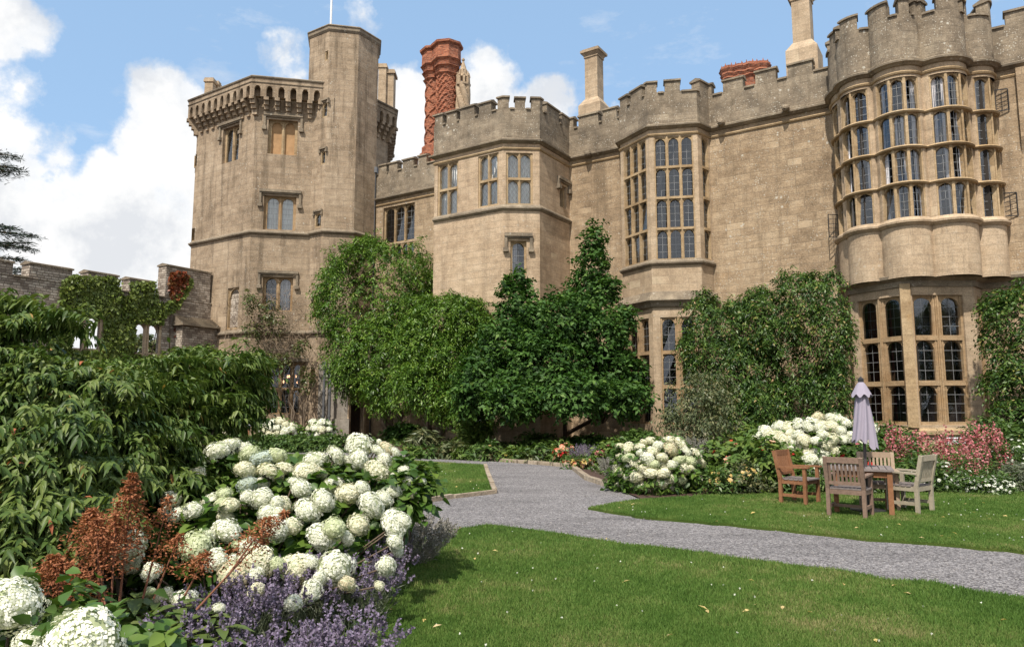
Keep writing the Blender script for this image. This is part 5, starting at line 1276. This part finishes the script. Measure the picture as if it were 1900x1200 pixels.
for cx, cy, w, h, n, lab in ((515, 803, 38, 22, 26, 'white hydrangea under the tower ground floor window'), (594, 799, 27, 19, 15, 'small white hydrangea next to the tower drainpipes'), (428, 795, 17, 12, 7, 'small white hydrangea partly behind the dogwood')):
    hm_ = mound(cx, cy, w, h, 32, n, .19, ['small', 'smallwarm'], 1.0); hydrangea(lab, hm_, at(cx, cy, 32.2) * 1.0 - Vector((0, 0, at(cx, cy, 32.2).z)), leaf=(.2, .12), nleaf=1.4, spray=.25)

# ------------------------------------------------------------------ lavender, russet plumes
def lavender(label, bx, by, rx, ry, h, n_, flower, leafm, group=None, lean=(0, 0), spike=.05, w=.004):
    n = int(n_ * .72) if flower is L['lavfl'] else n_
    b0 = Vector((bx, by, 0)); t = thing('lavender_bush', b0, label, 'lavender', group)
    a = rng.uniform(0, 2 * math.pi, n); q = np.sqrt(rng.random(n)); X, Y = bx + np.cos(a) * q * rx * .7, by + np.sin(a) * q * ry * .7
    P = np.stack([X, Y, np.zeros(n)], 1); A = np.stack([np.cos(a) * q * .55 + lean[0], np.sin(a) * q * .55 + lean[1], np.full(n, 1.1)], 1) + rng.normal(0, .12, (n, 3)); A = unit(A); Ln = h * rng.uniform(.7, 1.08, n)
    mid = P + A * (Ln * .3)[:, None]
    m = n * 5; k = rng.integers(0, n, m); lp_ = P[k] + A[k] * (Ln[k] * rng.uniform(.1, .72, m))[:, None]; la = unit(A[k] + rng.normal(0, .55, (m, 3)))
    np_mesh('stems', *merge([blades(P, A, Ln, w, w * .8, rng.random(n)), leaf_geo(lp_, la, rng.normal(0, 1, (m, 3)), rng.uniform(.05, .11, m), .008, rng.random(m))]), leafm, t)
    f = 16; k = np.repeat(np.arange(n), f); tt = np.tile(np.linspace(0, 1, f), n); top = P[k] + A[k] * (Ln[k] + (tt - 1) * spike * 1.5)[:, None] + rng.normal(0, .003, (n * f, 3))
    d = unit(A[k] * .6 + rng.normal(0, .8, (n * f, 3))); s = .029 * (1 - .5 * np.abs(tt - .4))
    np_mesh('flower_spikes', *leaf_geo(top, d, rng.normal(0, 1, (n * f, 3)), s, s * .75, np.clip(rng.random(n * f) * .6 + np.repeat(rng.random(n), f) * .4, 0, 1)), flower, t)
for i, (x, y, rr, h, n, lab) in enumerate(((640, 1150, .42, .50, 300, 'purple lavender at the right end of the front border, in front of the hydrangea mound'), (545, 1165, .40, .52, 300, 'purple lavender second from the right in the front border'), (450, 1200, .34, .46, 240, 'purple lavender in the middle of the front border'), (690, 1095, .26, .52, 240, 'thin purple lavender hugging the lawn edge under the hydrangea heads'),
                                     (385, 1235, .24, .42, 110, 'sparse lavender left of the middle in the front border'), (235, 1290, .26, .36, 90, 'few lavender stalks below the russet plumes'), (60, 1085, .35, .5, 240, 'faded lavender under the dogwood at the left edge'),
                                     (655, 1262, .26, .44, 170, 'purple lavender at the lawn edge, lowest right of the front border'), (585, 1300, .30, .44, 200, 'purple lavender cut by the bottom edge, beside the lowest lawn edge plant'), (480, 1320, .30, .42, 180, 'purple lavender cut by the bottom edge, in the middle of the border'), (390, 1350, .26, .38, 80, 'purple lavender cut by the bottom edge, near the big pleated leaves'))):
    q = gp(x, y); s_ = 1.0
    lavender(lab, q.x, max(3.6, q.y - .2), rr, rr, h * 1.02, n, L['lavfl'], L['grey'], 'lavenders along the front border', lean=(.05, -.12))
q = gp(770, 1055); lavender('pale faded lavender spilling over the path edge right of the hydrangea mound', q.x - .12, q.y + .25, .34, .4, .52, 330, L['greystem'], L['greystem'], lean=(.4, -.1))
q = gp(1128, 905); lavender('big pale spent lavender leaning over the kerb at the path corner', q.x + .6, q.y + .5, .62, .55, .66, 640, L['greystem'], L['grey'], lean=(-.3, -.25), spike=.09, w=.007)
q = gp(1085, 868); lavender('small mauve lavender between red flowers at the back of the path', q.x + .1, q.y + .9, .42, .4, .6, 240, L['lavfl'], L['greystem'], spike=.1, w=.009)
q = gp(1325, 905); lavender('grey lavender behind the rounded hydrangea, under the small airy tree', q.x - .3, q.y + 1.6, .55, .5, 1.0, 330, L['greystem'], L['grey'], spike=.09, w=.008)

def plume(mb_geo, stem, base, tip, w, n):
    base, tip = np.array(base), np.array(tip); ax = tip - base; Ln = np.linalg.norm(ax); d = ax / Ln
    tt = rng.random(n) ** .75; a = rng.uniform(0, 2 * math.pi, n); tier = np.floor(tt * 11) / 11 + .05
    rr = w * 1.25 * (1 - tt) ** .9 * (.15 + .95 * rng.random(n)); side = np.stack([np.cos(a), np.sin(a) * .9, np.zeros(n)], 1)
    st = .34; n = n
    P = base + ax * (st + (1 - st) * (.3 * tt + .7 * tier))[:, None] + side * rr[:, None] + np.array([0, 0, 1.]) * (rr * .35)[:, None] + rng.normal(0, .006, (n, 3))
    mb_geo.append(leaf_geo(P, side + rng.normal(0, .6, (n, 3)), np.array([0, 0, 1.]) + rng.normal(0, .5, (n, 3)), rng.uniform(.018, .036, n), rng.uniform(.009, .016, n), np.clip(rng.random(n) * .7 + .3 * tt, 0, 1)))
    stem.append(([Vector(base), Vector((base + tip) / 2), Vector(tip)], [.008, .006, .002]))
def rodgersia(label, plumes, leaves_px, Y):
    b0 = at(plumes[0][0], plumes[0][1], Y); b0.z = 0; t = thing('plume_plant', b0, label, 'plant', 'russet plume plants in the front border'); 
    for x0, y0, x1, y1, w, n, dy in plumes:
        g_, st = [], []; plume(g_, st, at(x0, y0, Y + dy), at(x1, y1, Y + dy - .05), w * Y / F, n); o = np_mesh('seed_plume', *merge(g_), L['russet'], t); limb_mesh(st, 5).build('stalk', M['russetstem'], o)
    P, A, N = [], [], []
    for x, y, dy, k in leaves_px:
        c = np.array(at(x, y, Y + dy))
        for q in range(k):
            an = 2 * math.pi * q / k + rng.uniform(-.3, .3); A.append([math.cos(an), math.sin(an), rng.uniform(-.05, .35)]); P.append(c + np.array([0, 0, rng.normal(0, .01)])); N.append([0, 0, 1])
    n = len(P); np_mesh('leaves', *leaf_geo(np.array(P), np.array(A, float), np.array(N, float), rng.uniform(.18, .27, n), rng.uniform(.065, .10, n), rng.random(n), fold=.12, bend=.3, fine=True), L['rodleaf'], t)
M['russetstem'] = plain('russet_stalk', (.20, .085, .05), .8)
rodgersia('tall rust brown feathery plumes, the tallest of the three groups', [(222, 1115, 246, 876, 40, 1700, 0), (195, 1120, 170, 945, 66, 1900, .1), (185, 1150, 180, 960, 40, 700, -.15), (205, 1150, 215, 950, 34, 600, -.1), (120, 1160, 98, 1030, 50, 1300, -.2), (150, 1170, 150, 1060, 34, 600, -.25)], [(225, 1135, .1, 6), (180, 1150, 0, 6), (260, 1150, .1, 6), (140, 1165, -.15, 5), (230, 1165, -.25, 6), (290, 1120, .2, 5), (100, 1150, -.2, 5), (200, 1180, -.3, 7), (270, 1185, -.3, 7), (160, 1130, .1, 6), (300, 1160, -.1, 6), (250, 1110, .2, 6)], 4.9)
rodgersia('loose open russet plume leaning right across the white hydrangea heads', [(365, 1130, 532, 948, 40, 520, 0), (425, 1065, 500, 960, 34, 340, -.1)], [(345, 1150, .1, 6), (385, 1140, 0, 6), (410, 1165, -.1, 5), (360, 1185, -.2, 7), (330, 1125, .1, 6), (400, 1190, -.25, 6)], 4.8)
rodgersia('sparse russet plumes before the dogwood, between both other groups', [(265, 1110, 315, 918, 42, 420, .1), (285, 1110, 335, 990, 40, 380, 0), (340, 1110, 385, 1025, 34, 420, -.1)], [(310, 1135, .1, 6), (335, 1165, -.15, 6)], 5.0)

# ------------------------------------------------------------------ planting in the beds
def clump(name, label, cat, x, y, Y, w, h, mat, n, leaf, group=None, flowers=(), droop=.3, per=6, spr=.25):
    """a bushy plant centred in the view at (x, y), standing on the bed; flowers: (material, part name, count, size, shape)"""
    c = at(x, y, Y); k = Y / F; b0 = Vector((c.x, c.y, 0)); t = thing(name, b0, label, cat, group); ztop = max(.15, c.z + h * k)
    lob = [(c.x + random.gauss(0, .3) * w * k, c.y + random.gauss(0, .15), max(.08, ztop * random.uniform(.35, .62)), w * k * random.uniform(.5, .75), .4 * w * k + .12, ztop * random.uniform(.34, .46)) for _ in range(4)]
    lob += [(c.x + sx * w * k * .6, c.y, ztop * .4, w * k * .4, .3 * w * k + .1, ztop * .38) for sx in (-1, 1)]
    np_mesh('foliage', *crown_geo(lob, n, per, spr, leaf, droop=droop, deep=.7, keep=.4, upn=.6), mat, t)
    for fm, pn, cnt, size, shape in flowers:
        kx = rng.integers(0, len(lob), cnt); LB = np.array(lob); u = unit(rng.normal(size=(cnt, 3)) + np.array([0, -.5, .7])); P = LB[kx, :3] + u * LB[kx, 3:] * 1.08
        if shape == 'spike':
            f = 14; tt = np.tile(np.linspace(0, 1, f), cnt); P = np.repeat(P, f, 0) + np.stack([np.zeros(cnt * f), np.zeros(cnt * f), tt * .38 - .1], 1) + rng.normal(0, .028, (cnt * f, 3)) * (1.2 - tt)[:, None]
            d = rng.normal(0, 1, (cnt * f, 3)); G = (P, d, rng.normal(0, 1, (cnt * f, 3)), np.full(cnt * f, size), np.full(cnt * f, size * .8), rng.random(cnt * f))
        else:
            f = 7; nn = unit(np.repeat(u + np.array([0, -.3, .4]), f, 0) + rng.normal(0, .15, (cnt * f, 3))); an = np.tile(np.arange(f) * 2 * math.pi / f, cnt)
            a_ = unit(np.cross(nn, np.array([.3, .2, 1.]))); b_ = np.cross(nn, a_); d = a_ * np.cos(an)[:, None] + b_ * np.sin(an)[:, None] + nn * (.35 if shape == 'cup' else .0)
            Pq = np.repeat(P, f, 0); s = np.repeat(size * rng.uniform(.75, 1.2, cnt), f); G = (Pq, d, nn, s, s * .75, rng.random(cnt * f))
        for q in range(cnt): np_mesh(pn, *leaf_geo(*[g_[q * f:(q + 1) * f] for g_ in G]), L[fm], t)
    return t
for x, y, Y, w, h, n, lab in ((1685, 838, 16.6, 46, 34, 70, 'pink penstemon next to the closed parasol, behind the far chair'), (1760, 842, 16.2, 44, 30, 64, 'pink penstemon in front of the black plaque'), (1825, 836, 16.4, 46, 36, 80, 'tallest pink penstemon clump right of the black plaque'), (1790, 868, 15.4, 40, 26, 50, 'low pink penstemon among the white daisies')):
    clump('penstemon', lab, 'flowers', x, y, Y, w, h, L['mid'], 230, (.12, .03), 'pink penstemons in the right bed', [('pink', 'flower_spike', n, .055, 'spike')])
for x, y, Y, w, h, n, lab in ((1745, 885, 15.0, 60, 26, 90, 'white daisies behind the pale right chair'), (1830, 905, 14.6, 52, 22, 98, 'white daisies spilling onto the lawn edge at the right'), (1885, 850, 16.5, 40, 34, 80, 'white daisies at the right edge below the creeper')):
    clump('daisy_plant', lab, 'flowers', x, y, Y, w, h, L['mid'], 260, (.10, .03), 'white daisies in the right bed', [('daisy', 'flower', n, .035, 'disc')])
clump('dahlia', 'leafy dahlia with red blooms behind the left chair back', 'flowers', 1600, 862, 15.0, 50, 40, L['mid'], 320, (.15, .07), None, [('red', 'flower', 12, .09, 'cup'), ('pink', 'bud', 5, .08, 'cup')])
clump('dahlia', 'fresh green dahlia with peach blooms between both white hydrangeas', 'flowers', 1385, 850, 15.6, 62, 50, L['bright'], 520, (.17, .09), None, [('peach', 'flower', 9, .09, 'cup'), ('red', 'bud', 3, .09, 'cup')])
clump('dahlia', 'green dahlia with a few red blooms left of the left chair', 'flowers', 1435, 870, 15.0, 46, 44, L['bright'], 420, (.16, .09), None, [('peach', 'flower', 6, .08, 'cup'), ('red', 'bud', 4, .08, 'cup')])
clump('alstroemeria', 'yellow flowered clump on the lawn edge beside the rounded hydrangea', 'flowers', 1335, 900, 14.6, 34, 24, L['mid'], 220, (.10, .035), None, [('yellow', 'flower', 26, .055, 'cup')])
clump('alstroemeria', 'paler yellow flowered clump behind the lawn edge left of the left chair', 'flowers', 1390, 892, 14.6, 40, 28, L['olive'], 260, (.10, .035), None, [('yellow', 'flower', 22, .05, 'cup')])
clump('rose_bush', 'red and peach flowers at the back corner of the gravel path', 'flowers', 1048, 842, 21.9, 20, 18, L['mid'], 120, (.12, .06), None, [('red', 'flower', 26, .09, 'cup'), ('peach', 'bloom', 30, .09, 'cup')])
clump('begonia_plant', 'low cream and peach flowers on the kerb corner', 'flowers', 1084, 866, 20.6, 24, 16, L['mid'], 120, (.12, .06), None, [('yellow', 'flower', 34, .08, 'cup'), ('peach', 'bloom', 36, .08, 'cup')])
clump('peony_plant', 'rounded green plant with deep pink flowers behind the spent lavender', 'flowers', 1135, 845, 20.6, 32, 24, L['bright'], 260, (.16, .08), None, [('pink', 'flower', 7, .12, 'cup'), ('red', 'bud', 3, .1, 'cup')])
clump('round_shrub', 'rounded dark green shrub at the left foot of the right bay', 'shrub', 1657, 815, 20.5, 42, 28, L['mid'], 620, (.14, .08))
clump('leafy_shrub', 'green rose leaved shrub at the right foot of the right bay', 'shrub', 1835, 805, 20.0, 48, 30, L['mid'], 500, (.14, .07))
clump('leafy_shrub', 'low dark shrub under the left bay, behind the small airy tree', 'shrub', 1190, 820, 26.5, 50, 18, L['mid'], 620, (.18, .09))
clump('leafy_shrub', 'upright pale green shrub in front of the climber hedge, left of the wide hydrangea', 'shrub', 1400, 800, 20.5, 36, 26, L['bright'], 320, (.2, .08))
clump('fern', 'tall yellowish fern at the foot of the tallest wisteria', 'fern', 790, 815, 29, 22, 20, L['olive'], 160, (.35, .06), droop=.5)
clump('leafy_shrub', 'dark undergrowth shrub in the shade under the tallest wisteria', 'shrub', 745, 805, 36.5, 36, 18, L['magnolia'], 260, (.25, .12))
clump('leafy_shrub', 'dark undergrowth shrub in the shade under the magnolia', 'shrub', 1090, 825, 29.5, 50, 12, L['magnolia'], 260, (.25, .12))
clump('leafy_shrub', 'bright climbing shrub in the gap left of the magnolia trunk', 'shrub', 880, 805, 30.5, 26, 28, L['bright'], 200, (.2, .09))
clump('leafy_shrub', 'shaded shrub by the wall right of the magnolia trunk', 'shrub', 1000, 818, 29.8, 36, 12, L['mid'], 200, (.2, .1))
for i, (x, y) in enumerate(((770, 838), (800, 842), (828, 838), (858, 842), (890, 838), (915, 842), (945, 846), (975, 848), (1005, 846), (1035, 836), (905, 826), (850, 826), (960, 834), (1010, 832))):
    clump('bedding_plant', 'low leafy bedding plant in the mulch along the back kerb', 'plant', x, y, 25.2 - (x - 770) * .009, 13 + (i * 7) % 6, 6 + (i * 5) % 6, (L['bright'], L['mid'], L['olive'])[i % 3], 60, (.22, .07), 'low bedding plants along the back kerb', [('yellow', 'flower', 5, .07, 'cup')] if i % 4 == 2 else ())
for x, y, Y, w, h, m_, lab in ((1340, 862, 16.6, 46, 24, L['grey'], 'silver green filler plant behind the yellow flowers'), (1700, 880, 15.0, 40, 30, L['mid'], 'green filler plant between the far chair and the penstemons'), (1480, 895, 14.7, 40, 26, L['mid'], 'dark green filler plant behind the left chair seat'), (1570, 895, 14.8, 44, 26, L['mid'], 'dark green filler plant behind the table'), (1890, 890, 15.2, 46, 26, L['grey'], 'wispy grey green filler plant at the right end of the bed'), (1645, 890, 14.8, 44, 30, L['mid'], 'green filler plant behind the pale right chair arm')):
    clump('leafy_perennial', lab, 'plant', x, y, Y, w, h, m_, 330, (.13, .04))
# ground cover carpets
def carpet(name, label, cat, poly, z, mat, n, leaf, hh):
    e = PX(poly); xs = [p.x for p in e]; ys = [p.y for p in e]; X, Y = rng.uniform(min(xs), max(xs), n * 4), rng.uniform(min(ys), max(ys), n * 4); ok = inside(e, X, Y); X, Y = X[ok][:n], Y[ok][:n]; m = len(X)
    P = np.stack([X, Y, z + rng.random(m) ** 1.5 * hh * (.6 + .4 * np.sin(X * 2.3) * np.cos(Y * 1.9))], 1)
    o = np_mesh(name, *leaf_geo(P, rng.normal(0, 1, (m, 3)) * np.array([1, 1, .6]) + np.array([0, 0, .25]), np.array([0, 0, 1.]) + rng.normal(0, .4, (m, 3)), leaf[0], leaf[1], rng.random(m)), mat); tag(o, label, cat, kind='stuff')
carpet('red_ground_cover', 'dark red creeping ground cover along the back kerb', 'ground cover', [(745, 838), (893, 850), (1000, 858), (1055, 862), (1040, 850), (900, 842), (760, 832)], .03, L['redcover'], 2600, (.12, .07), .10)
carpet('bed_ground_cover', 'low mixed green ground cover filling the long bed', 'ground cover', [(1060, 858), (1110, 880), (1200, 926), (1300, 919), (1450, 915), (1905, 913), (2100, 915), (1950, 850), (1500, 848), (1200, 838), (1050, 832)], .03, L['mid'], 15000, (.16, .06), .30)
carpet('shade_ground_cover', 'ferny ground cover in the shade of the trees', 'ground cover', [(740, 832), (1050, 848), (1250, 846), (1250, 828), (700, 818)], .03, L['mid'], 4200, (.22, .08), .22)
carpet('front_ground_cover', 'dark leafy ground cover under the front border', 'ground cover', [(-300, 1000), (200, 960), (620, 985), (735, 1075), (716, 1150), (690, 1260), (-400, 1300)], .02, L['mid'], 9000, (.12, .045), .16)
# clipped low hedge behind the mound
hb = [tuple(gp(x, 838) + Vector((0, 0, .28))) + (1.3, .6, .32) for x in range(405, 650, 30)]
t = thing('low_hedge', Vector(hb[4][:3]) - Vector((0, 0, .28)), 'low clipped green hedge behind the great hydrangea mound', 'hedge')
np_mesh('foliage', *crown_geo(hb, 1500, 7, .22, (.13, .07), deep=.3, keep=.5), L['mid'], t)
# fallen log
m = MB(); m.smooth = True; q = [gp(845, 828) + Vector((0, 0, .12)), gp(880, 822) + Vector((0, 0, .3)), gp(930, 818) + Vector((0, 0, .42)), gp(985, 816) + Vector((0, 0, .3))]
m.tube(q, [.14, .17, .15, .10], 9); tag(m.build('fallen_log', M['palebark']), 'old grey branch lying low under the magnolia', 'log')
# ------------------------------------------------------------------ garden furniture
def wood(name, a, b):
    m, T, bs, o = new_mat(name); co = T('ShaderNodeTexCoord').outputs['Object']
    g_ = T.noise(T.scalev(co, (14, 14, 14)), 1.5, 6, .7); f = T.noise(co, 3.0, 4); c = T.mix(T.ramp(T.math('ADD', T.math('MULTIPLY', g_, .6), T.math('MULTIPLY', f, .4)), [(.35, 0), (.65, 1)]), a, b)
    T.l.new(c, bs.inputs['Base Color']); bs.inputs['Roughness'].default_value = .75; bs.inputs['Specular IOR Level'].default_value = .2
    bp = T('ShaderNodeBump', {'Height': g_, 'Strength': .3, 'Distance': .01}); T.l.new(bp.outputs[0], bs.inputs['Normal']); return m
W1 = wood('orange_teak', (.17, .075, .035), (.30, .145, .075)); W2 = wood('brown_grey_teak', (.15, .10, .075), (.27, .185, .14)); W3 = wood('silver_teak', (.27, .23, .17), (.42, .37, .28)); W4 = wood('pale_teak', (.28, .2, .14), (.40, .30, .22)); WS = wood('grey_slat', (.15, .125, .12), (.26, .225, .21))

def chair(pos, ang, mat, label):
    """arm chair: +Y is its front"""
    t = thing('garden_chair', pos, label, 'chair', 'wooden armchairs round the garden table', rz=ang); w, d = .29, .25
    def part(name, fn, mt=mat, parent=t):
        m = MB(); fn(m); o = m.build(name, mt, parent, local=True); return o
    for sx in (-1, 1):
        part('leg', lambda m: m.box((sx * (w - .03), d - .03, .315), (.055, .055, .63)))
        part('leg', lambda m: (m.bar((sx * (w - .03), -d + .03, 0), (sx * (w - .03), -d + .03, .44), .055, .06, (0, 1, 0)), m.bar((sx * (w - .03), -d + .03, .435), (sx * (w - .03), -d - .07, .92), .055, .06, (0, 1, 0))))
        part('armrest', lambda m: m.hexa([Vector(q) for q in ((sx * (w - .03) - .045, -d - .0, .615), (sx * (w - .03) + .045, -d - .0, .615), (sx * (w - .03) + .04, d + .05, .632), (sx * (w - .03) - .04, d + .05, .632), (sx * (w - .03) - .045, -d - .0, .645), (sx * (w - .03) + .045, -d, .645), (sx * (w - .03) + .04, d + .05, .658), (sx * (w - .03) - .04, d + .05, .658))]))
        part('side_rail', lambda m: (m.bar((sx * (w - .03), -d + .055, .155), (sx * (w - .03), d - .055, .155), .03, .05), m.bar((sx * (w - .03), -d + .055, .385), (sx * (w - .03), d - .055, .385), .03, .07)))
    part('apron', lambda m: (m.bar((-w + .055, d - .03, .385), (w - .055, d - .03, .385), .03, .07), m.bar((-w + .055, -d + .03, .385), (w - .055, -d + .03, .385), .03, .07)))
    part('stretcher', lambda m: m.bar((-w + .04, 0, .155), (w - .04, 0, .155), .03, .045))
    def seat(m):
        for k in range(6): y = -d + .055 + k * .088; m.box((0, y, .432 + (.004 if k in (0, 5) else 0)), (2 * w - .01 if 0 < k < 5 else 2 * w - .12, .068, .022))
    part('seat', seat, WS)
    def back(m):
        P = lambda x, z: Vector((x, -d + .03 - .1 * (z - .435) / .485 + .0, z))
        m.bar(P(-w + .055, .875), P(w - .055, .875), .035, .09, (0, 0, 1)); m.bar(P(-w + .055, .52), P(w - .055, .52), .032, .05, (0, 0, 1))
        for k in range(8): x = -w + .055 + (2 * w - .11) * (k + .5) / 8; m.bar(P(x, .543), P(x, .832), .034, .012, (0, 1, 0))
    part('backrest', back); return t
def chair_px(rl, rr, fl, fr_, mat, label):
    RL, RR_, FL, FR_ = [gp(*p) for p in (rl, rr, fl, fr_)]; c = (RL + RR_ + FL + FR_) / 4; f = ((FL + FR_) - (RL + RR_)); side = (RR_ - RL) + (FR_ - FL); f = f.normalized() + Vector((-side.y, side.x, 0)).normalized(); c.z = .03
    return chair(c, math.atan2(-f.x, f.y), mat, label)
chair_px((1540, 963), (1605, 969), (1553, 952), (1619, 959), W2, 'brown grey wooden armchair with its back to the camera, left of the table leg')
chair_px((1470, 926), (1453, 941), (1516, 936), (1500, 943.5), W1, 'orange brown wooden armchair at the left of the table, facing right')
chair_px((1714, 960), (1724, 952.5), (1657, 955.5), (1669, 940), W3, 'silver grey wooden armchair at the right of the table, facing left')
tc = Vector((5.72, 11.95, .03)); cf = gp(1622, 842, .92); chair(Vector((cf.x - .06, cf.y - .2, .03)), R(180 - 22), W4, 'pale wooden armchair on the far side of the table, facing the camera')
tt_ = thing('garden_table', tc, 'square slatted wooden garden table under the closed parasol', 'table', rz=R(-24))
m = MB()
for k in range(9): m.box((-.41 + k * .1025, 0, .705), (.09, .80, .024))
m.bar((-.45, .43, .70), (.45, .43, .70), .06, .034); m.bar((-.45, -.43, .70), (.45, -.43, .70), .06, .034)
m.build('tabletop', WS, tt_, local=True)
for sx in (-1, 1):
    for sy in (-1, 1): m = MB(); m.box((sx * .39, sy * .39, .341), (.075, .075, .682)); m.build('leg', W1, tt_, local=True)
m = MB()
for s_ in (-1, 1): m.bar((-.352, s_ * .39, .63), (.352, s_ * .39, .63), .03, .09); m.bar((s_ * .39, -.352, .63), (s_ * .39, .352, .63), .03, .09)
m.build('apron', W1, tt_, local=True)
# closed parasol
def parasol():
    p = Vector((5.80, 11.95, .03)); t = thing('parasol', p, 'closed lilac grey parasol standing through the garden table', 'parasol')
    lil, T, b, o = new_mat('lilac_canvas'); co = T('ShaderNodeTexCoord').outputs['Object']; T.l.new(T.mix(T.noise(co, 5, 4), (.285, .255, .315), (.345, .312, .375)), b.inputs['Base Color']); b.inputs['Roughness'].default_value = .9; b.inputs['Specular IOR Level'].default_value = .1
    z0, z1 = at(1597, 818, 11.95).z, at(1594, 706, 11.95).z; m = MB(); m.tube([(p.x, p.y, .0), (p.x, p.y, z1 + .02)], .024, 10); m.build('pole', plain('dark_pole', (.07, .06, .06), .5), t)
    m = MB(); m.lathe((p.x, p.y, z1 - .02), [(.045, 0), (.045, .05), (.02, .07), (.005, .09)], 10); m.build('finial', M['iron'], t)
    m = MB(); m.lathe((p.x, p.y, .02), [(.27, 0), (.27, .05), (.06, .08), (.05, .3)], 20); m.build('base', M['iron'], t)
    m = MB(); m.smooth = True; n, nz = 72, 30; pts = []; fs = []
    for j in range(nz + 1):
        q = j / nz; z = z1 - .12 - (z1 - .12 - z0) * q
        for k in range(n):
            a = 2 * math.pi * k / n; base_r = .06 + .115 * q ** .8; tw = a + q * .5
            r = base_r * (1 + (.08 + .08 * q) * math.sin(8 * tw) + .10 * math.sin(3 * tw + 1) + .05 * math.sin(13 * tw + 2)); dz = -.035 * q ** 3 * math.sin(8 * tw + .6) - (.10 * q ** 4 if math.sin(a) < -.2 and math.cos(a) > 0 else 0)
            pts.append((p.x + r * math.cos(a), p.y + r * math.sin(a), z + dz))
    for j in range(nz):
        for k in range(n): fs.append((j * n + k, j * n + (k + 1) % n, (j + 1) * n + (k + 1) % n, (j + 1) * n + k))
    m.add(pts, fs); can = m.build('canopy', lil, t)
    m = MB(); m.smooth = True; n, nz = 48, 8; pts = []; fs = []
    for j in range(nz + 1):
        q = j / nz
        for k in range(n): a = 2 * math.pi * k / n; r = (.035 + .13 * q ** .8) * (1 + .05 * q * math.sin(8 * a + .4)); pts.append((p.x + r * math.cos(a), p.y + r * math.sin(a), z1 - .02 - .235 * q - .03 * q * q * math.sin(8 * a)))
    for j in range(nz):
        for k in range(n): fs.append((j * n + k, j * n + (k + 1) % n, (j + 1) * n + (k + 1) % n, (j + 1) * n + k))
    m.add(pts, fs); m.build('vent_flap', lil, can)
parasol()
# plaques on posts
def plaque(pc, w, h, posts, label, tilt, rows):
    t = thing('garden_sign', Vector((pc.x, pc.y, 0)), label, 'sign'); m = MB(); rot = Matrix.Rotation(R(tilt), 3, 'X'); m.box(pc, (w, .03, h), rot); m.build('board', M['iron'], t)
    m = MB()
    for i, (z, ln) in enumerate(rows):
        x = -w * .42
        while x < w * .42 * ln:
            l_ = random.uniform(.03, .08) * w * 2; e = min(x + l_, w * .42 * ln); m.box(pc + rot @ Vector(((x + e) / 2, -.019, z * h)), (e - x, .004, h * .055 if i else h * .10), rot); x = e + .02 * w
    m.build('lettering', M['white'], t); m = MB()
    for dx in posts: m.box((pc.x + dx, pc.y + .04, (pc.z - .03) / 2), (.06, .04, pc.z - .03))
    m.build('post', W1, t)
plaque(at(1775, 818, 17.2), .56, .21, (-.2,), 'black plaque with rows of small white lettering on a wooden post by the right bay', -20, [(.34, .7), (.12, 1), (0, .95), (-.12, 1), (-.24, .9), (-.36, .6)])
plaque(at(470, 787, 30.5), .6, .26, (-.2,), 'dark plaque on an orange post at the tower bed', -50, [(.3, .7), (.05, 1), (-.2, .9)])
